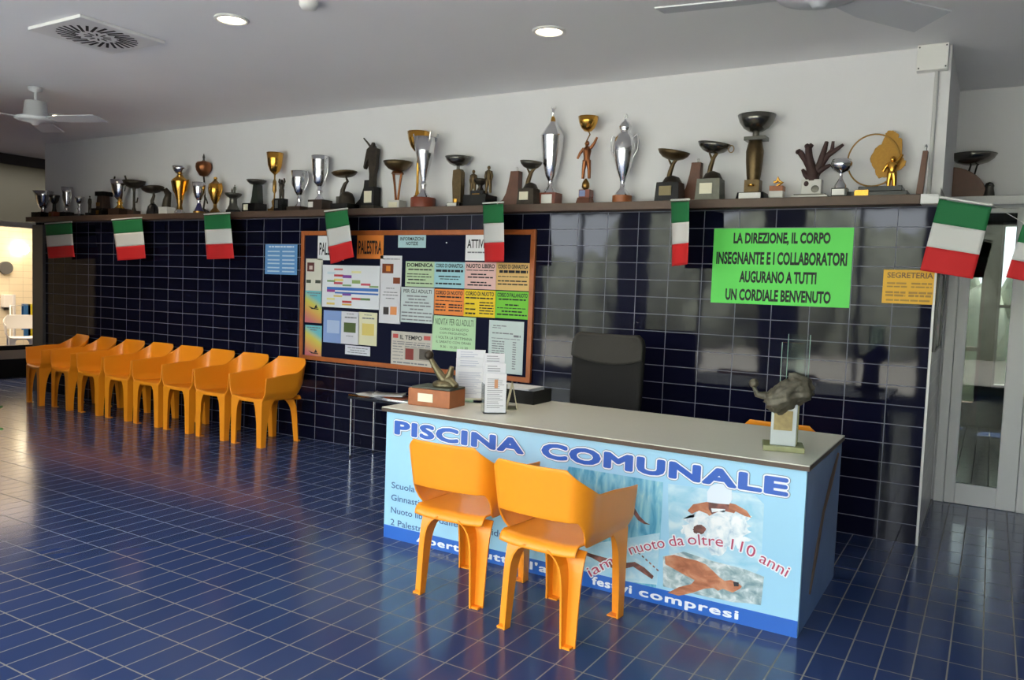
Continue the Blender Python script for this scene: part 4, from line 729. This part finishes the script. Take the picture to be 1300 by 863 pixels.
t = Tro(1110, 167, 'large gilt ring with a flat gold tree silhouette and a gold figure', 'ring_trophy', y=0.055); t.box('base', M_BLACK, 3, 72, 0, .08, d=36); t.box('step', M_BLACK, 8, 50, .08, .15); t.plaque(-13, 16, .015, .1, M_GOLD)
t.tube('ring', M_BRASS, [(-4 + 30.5 * math.cos(2 * PI * k / 40), .565 + .385 * math.sin(2 * PI * k / 40)) for k in range(40)], 1.0, 8, True)
rnd = random.Random(4); op_ = [(17, .32), (3, .3), (-2, .42), (-8, .55), (-8, .62), (-3, .74), (6, .83), (8, .96), (13, 1.0), (20, .97), (24, .88), (28, .84), (29, .6), (34, .52), (32, .44), (24, .4)]; pl = []
for i in range(len(op_)):
    a_, b_ = op_[i], op_[(i + 1) % len(op_)]
    for k in range(4): q_ = k / 4; pl.append((a_[0] + (b_[0] - a_[0]) * q_ + rnd.uniform(-1, 1), a_[1] + (b_[1] - a_[1]) * q_ + rnd.uniform(-.012, .012)))
t.poly('tree_plate', mat('matt_gold', (150, 112, 52), .5, .8, noise=.12, nscale=60), pl, 2.0, cy=1); t.person('figure', M_GOLD, 19, .15, .56, 'one', 1.5, cy=-4)
t = Tro(1168, 190, 'thin brown wooden plank trophy with a silver tip at the right end of the shelf', 'plank_trophy'); t.poly('plank', M_BWOOD, [(-5, 0), (3, 0), (6, .95), (0, .95)], 12, bevel=.002); t.lathe('tip', M_SILVER, [(1.6, .94), (1.2, 1.0), (2, 1.05), (.4, 1.1)], cx=3)
# on the door header of the alcove
t = Tro(1227, 197, 'brown quarter disc trophy carrying a dark bowl, on the white door header', 'trophy_dish', y=YD - 0.12, z=2.32)
t.poly('quarter_disc', M_BWOOD, [(-22, 0)] + [(22 - 44 * (1 - math.cos(k * PI / 20)) * 1.0, .72 * math.sin(k * PI / 20)) for k in range(0, 11)], 10, bevel=.003)
for a_, b_ in ((0, .6), (7, .55)): t.tube('bracket', M_BLACKM, [(a_, b_), (a_ + 2, .74), (a_ * 1.4 + 2, .8)], 1.0, 8)
t.bowl('bowl', M_DMETAL, 27, .76, 1.0, cx=4)
t = Tro(1255, 231, 'small grey hooded statuette on the white door header', 'statuette', 'statuette', y=YD - 0.13, z=2.32); t.lathe('figure', M_PEWTER, [(7, 0), (6, .3), (5, .6), (5.5, .75), (4, .92), (0, 1.0)]); t.lathe('face', M_DMETAL, [(0, .66), (2.5, .7), (2.2, .86), (0, .9)], cy=-3.4)

# ------------------------------------------------------------------ Italian flags along the shelf
def flag(label, tl, tr, brx, blx, y0, y1, seed=0):
    a, b = at(tl[0], tl[1], 1, y0), at(tr[0], tr[1], 1, y1); d_, c_ = at(blx[0], blx[1], 1, y0 - 0.005), at(brx[0], brx[1], 1, y1 - 0.005)
    o = Vector(a); rd = random.Random(seed); ph = rd.uniform(0, 6)
    t = thing('italian_flag', label, 'flag', o, group='small green white red flags hanging from the trophy shelf')
    def fn(i, j):
        p = a.lerp(b, i).lerp(d_.lerp(c_, i), j); n_ = Vector(((b - a)[1], -(b - a)[0], 0)).normalized()
        return tuple(p - o + n_ * (0.008 * math.sin(i * 7 + ph + j * 1.5) * j))
    for nm, m, j0, j1 in (('green_band', M_GREEN, 0.03, .345), ('white_band', M_FWHITE, .345, .67), ('red_band', M_RED, .67, 1)):
        ob = MB().grid(lambda i, j: fn(i, j0 + (j1 - j0) * j), 14, 8).build(nm, m, t, fix=False)
        q = ob.modifiers.new('t', 'SOLIDIFY'); q.thickness = 0.0015
    MB().tube([(0, 0, 0), tuple(b - a)], 0.007, 8).build('hem_rod', M_WHITEP, t)
flag('flag at the far left, above the leftmost armchairs', (57, 284), (91, 281.5), (95, 326), (62, 328), -.135, -.14, 1)
flag('flag second from the left, below the horn handled silver cup', (142, 279), (180, 276), (186, 328), (150, 331), -.135, -.14, 2)
flag('flag third from the left, below the small gold lidded cup', (259, 272), (292, 270), (297, 328), (263, 329), -.135, -.22, 3)
flag('flag hanging over the left sign PALESTRA on the notice board', (412, 268), (441, 264.5), (449, 326), (420, 335), -.135, -.33, 4)
flag('narrow turned flag hanging over the ATTIV sign on the notice board', (613, 258), (639, 256.5), (639.5, 332), (614.5, 333), -.135, -.38, 5)
flag('narrow turned flag on bare tiles left of the green welcome sign', (852, 254), (875, 253), (874, 335), (853, 338.5), -.135, -.4, 6)
flag('largest flag, at the right corner above the SEGRETERIA notice', (1193, 250), (1260, 260.5), (1235, 354), (1168, 343), -.14, -.15, 7)
flag('flag cut off by the right edge of the photo, in front of the glass door', (1299, 283), (1375, 296), (1352, 366), (1277, 352), -.14, -.15, 8)
pts = [at(1178, 248, 1, -.134), at(1193, 249.5, 1, -.134), at(1260, 260, 1, -.145), at(1299, 282.5, 1, -.145), at(1390, 298, 1, -.145), (1.99, -.145, 2.1)]
tag(MB().tube(pts, 0.0018, 6).build('flag_string', M_WHITEP), 'thin white string carrying the flags past the right wall corner', 'string')

# ------------------------------------------------------------------ things on the counter
Z = CZ
t = thing('water_polo_trophy', 'wooden box trophy with a bronze water polo player reaching for a ball on the counter', 'trophy', (-2.93, -1.64, Z), 0.09)
MB().box(-.147, .147, -.095, .095, 0, .105).build('wooden_box', M_OWOOD, t, .004); MB().box(-.075, .03, -.098, -.092, .028, .078).build('plaque', M_PLAQ, t); MB().box(-.125, .147, -.092, .092, .105, .118).build('slate_slab', mat('green_slate', (70, 74, 64), .5, noise=.15), t, .003)
fg = MB().ball((.06, 0, .13), .085, .07, .035).tube([(.08, 0, .13), (.035, -.01, .18), (.0, -.015, .225), (-.04, -.015, .28)], [.035, .026, .02, .015]).tube([(.06, 0, .14), (.09, .0, .2), (.10, 0, .245)], [.03, .022, .014]).tube([(.05, 0, .15), (.11, -.02, .16), (.14, -.02, .13)], [.03, .025, .02])
fg.build('bronze_player', mat('verdigris_bronze', (106, 98, 74), .4, .7, noise=.3, nscale=40, bump=.5), t); MB().ball((-.055, -.015, .305), .03).build('ball', M_DBRONZE, t)
M_LEAF = mat('leaflet_white', (226, 226, 230), .5)
def rack(label, loc, rz, W, H, tiers, dep, inkc):
    t = thing('leaflet_rack', label, 'leaflet rack', loc, rz)
    ac = MB().box(-W / 2 - .004, W / 2 + .004, -dep / 2, dep / 2, 0, .004)
    for sx in (1, -1): ac.prism([(0, 0)] * 0 or [(-dep / 2, 0), (dep / 2, 0), (dep / 2, H * .75), (-dep / 2, H * .35)], 0, .003) if False else ac.box(sx * (W / 2 + .004) - .0015, sx * (W / 2 + .004) + .0015, -dep / 2, dep / 2, .004, H * .5)
    ac.build('acrylic_holder', M_GLASS, t)
    for k in range(tiers):
        y = dep / 2 - .012 - k * (dep - .024) / max(1, tiers - 1); z1 = H - k * (H * .32 / max(1, tiers - 1)); z0 = .03 + .02 * (tiers - 1 - k) if W > .15 else .006 + .02 * (tiers - 1 - k)
        lf = MB().box(-W / 2, W / 2, y - .006, y + .004, z0, z1).build('leaflet_stack', M_LEAF, t)
        pl = MB(); rd = random.Random(k + int(W * 100))
        if k == tiers - 1:
            for i in range(16):
                z = z1 - .03 - i * (z1 - z0 - .05) / 16; pl.box(-W * .4, W * (.1 + .32 * rd.random()), y - .0066, y - .0058, z - .0028, z)
        else:
            for i in range(3): pl.box(-W * .36, W * (.0 + .36 * rd.random()), y - .0066, y - .0058, z1 - .018 - .014 * i, z1 - .014 - .014 * i)
        pl.build('print_lines', inkc, lf)
    return t
rack('wide three tier rack of white price leaflets on the counter', (-2.865, -1.375, Z), .58, .185, .33, 3, .1, mat('pale_violet_ink', (176, 178, 198), .6))
t = rack('narrow rack of folded leaflets right of the wide one on the counter', (-2.515, -1.64, Z), .74, .125, .345, 3, .1, M_GINK)
MB().box(-.008, .012, -.046, -.0445, .15, .2).build('printed_figure', mat('leaflet_orange', (206, 150, 110), .6), t)
t = thing('tent_card', 'cream folded tent card seen edge on beside the leaflet racks', 'sign', (-2.535, -1.40, Z), .56)
mt = mat('cream_card', (206, 198, 164), .6); MB().add([(-.035, -.09, 0), (-.029, -.09, 0), (.003, -.09, .155), (-.003, -.09, .155), (-.035, .09, 0), (-.029, .09, 0), (.003, .09, .155), (-.003, .09, .155)], [(0, 1, 2, 3), (7, 6, 5, 4), (0, 4, 5, 1), (1, 5, 6, 2), (2, 6, 7, 3), (3, 7, 4, 0)]).build('panel', mt, t)
MB().add([(.029, -.09, 0), (.035, -.09, 0), (.003, -.09, .155), (-.003, -.09, .155), (.029, .09, 0), (.035, .09, 0), (.003, .09, .155), (-.003, .09, .155)], [(0, 1, 2, 3), (7, 6, 5, 4), (0, 4, 5, 1), (1, 5, 6, 2), (2, 6, 7, 3), (3, 7, 4, 0)]).build('panel', mt, t)
t = thing('letter_tray', 'black letter tray at the back edge of the counter', 'letter tray', (-2.66, -1.09, Z), 0)
tr_ = MB().box(-.17, .17, -.12, .12, 0, .008)
for a in ((-.17, .17, -.12, -.114), (-.17, .17, .114, .12), (-.17, -.164, -.114, .114), (.164, .17, -.114, .114)): tr_.box(a[0], a[1], a[2], a[3], .008, .085)
tr_.build('tray', M_BLACKM, t)
tag(MB().box(-.15, .13, -.105, .1, 0, .05).xform(Matrix.Translation((-2.665, -1.09, Z + .045))).build('paper_stack', M_LEAF), 'stack of white papers lying in the black letter tray', 'papers')
# glass and bronze trophy
t = thing('glass_trophy', 'glass and bronze trophy on a green onyx base at the right end of the counter', 'trophy', (-.872, -1.60, Z), .26)
MB().box(-.095, .095, -.085, .085, 0, .026).build('onyx_base', M_ONYX, t, .004); MB().box(-.062, .055, -.05, -.012, .026, .25).build('grey_slab', mat('pale_grey_stone', (176, 184, 184), .2), t, .003); MB().box(-.05, .066, -.012, .055, .026, .24).build('onyx_block', M_ONYX, t, .003)
MB().box(-.05, .035, -.055, -.049, .1, .195).build('plaque', mat('dull_brass', (142, 126, 84), .5, .3, noise=.2, nscale=40), t); MB().box(-.03, .075, .0, .012, .24, .52).build('glass_plate', M_PLATE, t); MB().box(.0, .1, .035, .047, .24, .56).build('glass_plate', M_PLATE, t)
for a_ in ((-.0305, -.0285, -.001, .013, .24, .52), (-.0015, .0005, .034, .048, .24, .56), (.0985, .1005, .034, .048, .24, .56)):
    MB().box(*a_).build('glass_edge', mat('glass_edge_green', (150, 186, 176), .2), t)
def lump(a, b):
    th, ph = a * 2 * PI, (b - .5) * PI; r_ = 1 + .12 * math.sin(3 * th + 1.5) * math.cos(ph) + .05 * math.sin(7 * th + 3 * ph) * math.cos(ph) + .22 * mathutils.noise.noise((8 * a, 9 * b, 2.0)) + .2 * mathutils.noise.noise((22 * a, 19 * b, 5.0)) * math.cos(ph)
    return (.005 + .105 * r_ * math.cos(ph) * math.cos(th), -.045 + .05 * r_ * math.cos(ph) * math.sin(th), .272 + .078 * r_ * math.sin(ph) + .03 * math.cos(th))
M_SC = mat('weathered_bronze', (84, 80, 68), .5, .45, noise=.4, nscale=45, bump=1.0)
o = MB().grid(lump, 48, 24).tube([(-.08, -.05, .26), (-.135, -.05, .265), (-.15, -.05, .30)], [.022, .015, .01]).build('bronze_relief', M_SC, t); MB().ball((-.152, -.05, .318), .023).build('ball', M_SC, t)

# ------------------------------------------------------------------ side table with magazines
t = thing('side_table', 'low side table on thin chrome legs left of the counter', 'table', (-4.42, -.23, 0))
MB().box(-.37, .37, -.17, .17, .52, .54).build('top', mat('smoked_glass', (40, 42, 46), .1), t, .002)
for sx in (1, -1):
    for sy in (1, -1): lg = MB().tube([(sx * .345, sy * .15, .015), (sx * .345, sy * .15, .52)], .009, 10).build('leg', M_CHROME, t); MB().tube([(sx * .345, sy * .15, 0), (sx * .345, sy * .15, .02)], .013, 10).build('rubber_foot', M_BLACKM, lg)
MB().tube([(-.36, -.16, .55), (.36, -.16, .55), (.36, .16, .55), (-.36, .16, .55)], .009, 8, True).build('rail', M_CHROME, t)
mg = [(-4.62, -.24, .12, .2, .26, (206, 204, 198), 'white magazine with curled edge at the left of the side table'), (-4.34, -.23, -.1, .2, .26, (150, 78, 46), 'rust red covered magazine on the side table'), (-4.155, -.23, 1.6, .13, .22, (120, 120, 118), 'narrow grey magazine at the right of the side table'), (-4.46, -.23, .5, .2, .27, (170, 168, 164), 'pale grey magazine on top of the side table pile')]
for i, (x, y, rz, W, H, col, lab) in enumerate(mg):
    t = thing('magazine', lab, 'magazine', (x, y, .548 + (0, 0, 0, .022)[i]), rz)
    MB().grid(lambda a, b: ((a - .5) * H, (b - .5) * W, .004 + .012 * (2 * a - 1) ** 4), 12, 2).build('cover', mat('cover_%d' % i, col, .35), t, fix=False).modifiers.new('t', 'SOLIDIFY').thickness = .002
    MB().box(-H / 2 + .01, H / 2 - .01, -W / 2 + .004, W / 2 - .004, -.004, .0025).build('pages', M_LEAF, t)

# ------------------------------------------------------------------ ceiling fittings
def downlight(px, py, lab):
    p = at(px, py, 2, ZC); t = thing('downlight', lab, 'ceiling light', (p[0], p[1], ZC), group='round recessed downlights')
    MB().lathe([(.085, 0), (.105, 0), (.105, -.008), (.085, -.012), (.085, 0)]).build('trim_ring', M_WHITEP, t); MB().lathe([(0, -.004), (.086, -.004), (.086, -.001), (0, -.001)]).build('lamp', M_BULB, t)
    l = bpy.data.lights.new('downlight_lamp', 'SPOT'); l.energy = 40; l.spot_size = 1.9; l.spot_blend = .8; l.color = (1, .86, .66); l.shadow_soft_size = .08
    o = bpy.data.objects.new('downlight_lamp', l); o.location = (p[0], p[1], ZC - .03); COL.objects.link(o)
downlight(294, 24, 'glowing ceiling downlight right of the square air vent'); downlight(697, 39, 'glowing ceiling downlight above the middle of the trophy shelf'); downlight(78, 147, 'glowing ceiling downlight beside the left ceiling fan')
p = at(124, 43, 2, ZC); t = thing('air_vent', 'square white swirl air vent in the ceiling', 'vent', (p[0], p[1], ZC), .0)
MB().box(-.3, .3, -.3, .3, -.022, 0).build('plate', M_WHITE, t, .004)
sl = MB()
for k in range(28):
    a = 2 * PI * k / 28; R_ = Matrix.Rotation(a, 3, 'Z') @ Matrix.Translation((0, 0, 0)).to_3x3()
    q0, q1 = (.11, .25) if k % 2 else (.13, .25)
    b = MB().box(q0, q1, -.009, .009, -.0235, -.0215); b.v = [tuple(Matrix.Rotation(a, 3, 'Z') @ (Matrix.Rotation(.35, 3, 'Z') @ Vector((v[0] - .18, v[1], v[2])) + Vector((.18, 0, 0)))) for v in b.v]; sl.add(b.v, b.f)
for k in range(10):
    a = 2 * PI * k / 10; b = MB().box(.035, .085, -.006, .006, -.0235, -.0215); b.v = [tuple(Matrix.Rotation(a, 3, 'Z') @ Vector(v)) for v in b.v]; sl.add(b.v, b.f)
sl.build('slots', M_BLACKM, t)
p = at(392, 2, 2, ZC); tag(MB().lathe([(.055, 0), (.055, -.02), (.045, -.04), (.02, -.048), (0, -.048)], (p[0], p[1], ZC)).build('smoke_detector', M_WHITEP), 'small round white smoke detector on the ceiling', 'smoke detector')
M_FAN = mat('fan_white', (205, 208, 212), .4)
def fan(label, x, y, zb, angs, pitch=.16):
    t = thing('ceiling_fan', label, 'ceiling fan', (x, y, ZC)); d = zb - ZC
    MB().lathe([(.0, 0), (.06, 0), (.055, -.03), (.012, -.045), (.012, d + .16)]).build('down_rod', M_FAN, t)
    MB().lathe([(.0, d + .16), (.085, d + .155), (.10, d + .03), (.16, d + .015), (.165, d - .005), (.12, d - .02), (.04, d - .03), (.025, d - .05), (0, d - .05)]).build('motor_housing', M_FAN, t)
    for a in angs:
        b = MB(); pr = [(-.045, .1), (-.085, .55), (.085, .55), (.045, .1)]
        vs = [(R_, w_, dz) for dz in (0, .006) for w_, R_ in ((-.05, .13), (-.085, .3), (-.095, .66), (.095, .66), (.085, .3), (.05, .13))]
        b.add(vs, [(0, 1, 2, 3, 4, 5), (11, 10, 9, 8, 7, 6)] + [(i, (i + 1) % 6, 6 + (i + 1) % 6, 6 + i) for i in range(6)])
        M_ = Matrix.Translation((0, 0, d)) @ Matrix.Rotation(a, 4, 'Z') @ Matrix.Rotation(-pitch, 4, 'X'); b.xform(M_); b.build('blade', M_FAN, t)
p = at(45, 111, 2, ZC); zb = ZC - 40 * mpp(p); e = at(42, 152, 2, zb); tip = at(114, 151, 2, zb); a0 = math.atan2(tip[1] - p[1], tip[0] - p[0]); fan('white ceiling fan at the left of the room', p[0], p[1], zb, [a0, a0 + 2 * PI / 3, a0 + 4 * PI / 3], .12)
fan('white ceiling fan cut off by the top edge at the right', -.729, -2.096, 2.77, [math.radians(55), math.radians(188), math.radians(302)], .2)
# junction box and conduit at the right corner
t = thing('junction_box', 'square white junction box under the ceiling at the right corner', 'junction box', (-.462, YU, 2.98))
MB().box(-.088, .088, -.07, 0, 0, .158).build('box', M_WHITEP, t, .004)
for sx in (1, -1):
    for z in (.015, .143): MB().ball((sx * .075, -.07, z), .005).build('screw', M_GREY, t)
tag(MB().tube([(-.435, YU - .013, ZS), (-.435, YU - .013, 2.98)], .0125, 12).build('conduit_pipe', mat('conduit_grey', (196, 196, 196), .4)), 'vertical pale conduit pipe below the junction box', 'pipe')

# ------------------------------------------------------------------ things in the pool room, seen through the partition glass
p = at(28, 316, 0, -15.9); t = thing('wall_lamp', 'glowing round wall lamp in the pool room', 'lamp', (-16, p[1], p[2])); MB().box(0, .04, -.06, .06, -.06, .06).build('bracket', M_WHITEP, t); MB().ball((.12, 0, 0), .11).build('globe', mat('pool_lamp_glow', (255, 246, 220), .4, emit=(255, 240, 205), es=9), t)
p = at(8, 340, 0, -15.95); tag(MB().tube([(-16, p[1], p[2]), (-15.94, p[1], p[2])], .12, 24).build('wall_disc', M_GREY), 'grey round disc on the pool room wall', 'disc')
p = at(18, 400, 0, -14.5); tag(MB().tube([(-14.5, p[1], 0), (-14.5, p[1], 1.1)], .025, 12).build('pool_post', M_WHITEP), 'thin white post in the pool room', 'post')
p = at(10, 382, 0, -15.9); t = thing('wall_dispenser', 'small white wall dispenser in the pool room', 'dispenser', (-16, p[1], p[2])); MB().box(0, .12, -.08, .08, -.12, .12).build('body', M_WHITEP, t, .01); MB().box(.02, .1, -.03, .03, -.17, -.12).build('nozzle', M_BLACKM, t)
p = at(28, 410, 0, -13.6); oldM = M_ORANGE; M_ORANGE = M_WHITEP
wcx = make_chair('white plastic armchair in the pool room', None); wcx.location = (-13.6, p[1], 0); wcx.rotation_euler = (0, 0, 1.2); M_ORANGE = oldM
t = thing('towel_rail', 'white towel rail standing in the pool room', 'towel rail', (-14.3, at(40, 400, 0, -14.3)[1], 0))
MB().tube([(0, -.35, 0), (0, -.35, .92), (0, .35, .92), (0, .35, 0)], .015, 8).build('frame', M_WHITEP, t)
for px, c_, nm in ((33, (50, 110, 170), 'blue towel hanging in the pool room'), (38.5, (222, 206, 40), 'yellow towel hanging in the pool room')):
    y = at(px, 395, 0, -14.3)[1]; tag(MB().box(-14.275, -14.262, y - .055, y + .055, .36, .93).box(-14.338, -14.325, y - .055, y + .055, .5, .93).box(-14.338, -14.262, y - .055, y + .055, .936, .948).build('towel', mat('towel_%d' % px, c_, .9)), nm, 'towel')

# ------------------------------------------------------------------ plant whose leaf tip enters the frame at the left edge
p = at(-45, 640, 2, 0.0); t = thing('potted_plant', 'green leaf tip of a potted plant at the left edge of the photo', 'plant', (p[0], p[1], 0))
MB().lathe([(.12, 0), (.16, .3), (.17, .3), (.17, .33), (.15, .33), (.14, .28), (0, .28)]).build('pot', mat('terracotta', (150, 88, 60), .7), t); MB().lathe([(.14, .27), (0, .29)]).build('soil', mat('soil', (50, 38, 30), .9), t)
tip = at(4, 546, 1, p[1]) - Vector((p[0], p[1], 0)); lv = MB(); rd = random.Random(3)
def leaf(a_, L_, z1, wd, dr=None):
    n_ = 10; pts = []
    dv = dr or Vector((math.cos(a_), math.sin(a_), 0)); sd = Vector((-dv[1], dv[0], 0))
    for i in range(n_ + 1):
        q = i / n_; c_ = dv * (L_ * q) + Vector((0, 0, .28 + (z1 - .28) * (1 - (1 - q) ** 2))); w_ = wd * math.sin(PI * min(1, q * .95 + .05)) + .002
        pts.append((c_ - sd * w_, c_ + sd * w_ + Vector((0, 0, .01))))
    lv.add([v for q in pts for v in q], [(2 * i, 2 * i + 1, 2 * i + 3, 2 * i + 2) for i in range(n_)], True)
for k in range(14): leaf(rd.uniform(1.9, 5.6), rd.uniform(.15, .35), rd.uniform(.5, .85), .035)
L_ = math.hypot(tip[0], tip[1]); leaf(0, L_, tip[2], .035, Vector((tip[0] / L_, tip[1] / L_, 0)))
q = lv.build('leaves', mat('leaf_green', (52, 104, 44), .5), t, fix=False).modifiers.new('t', 'SOLIDIFY'); q.thickness = .002
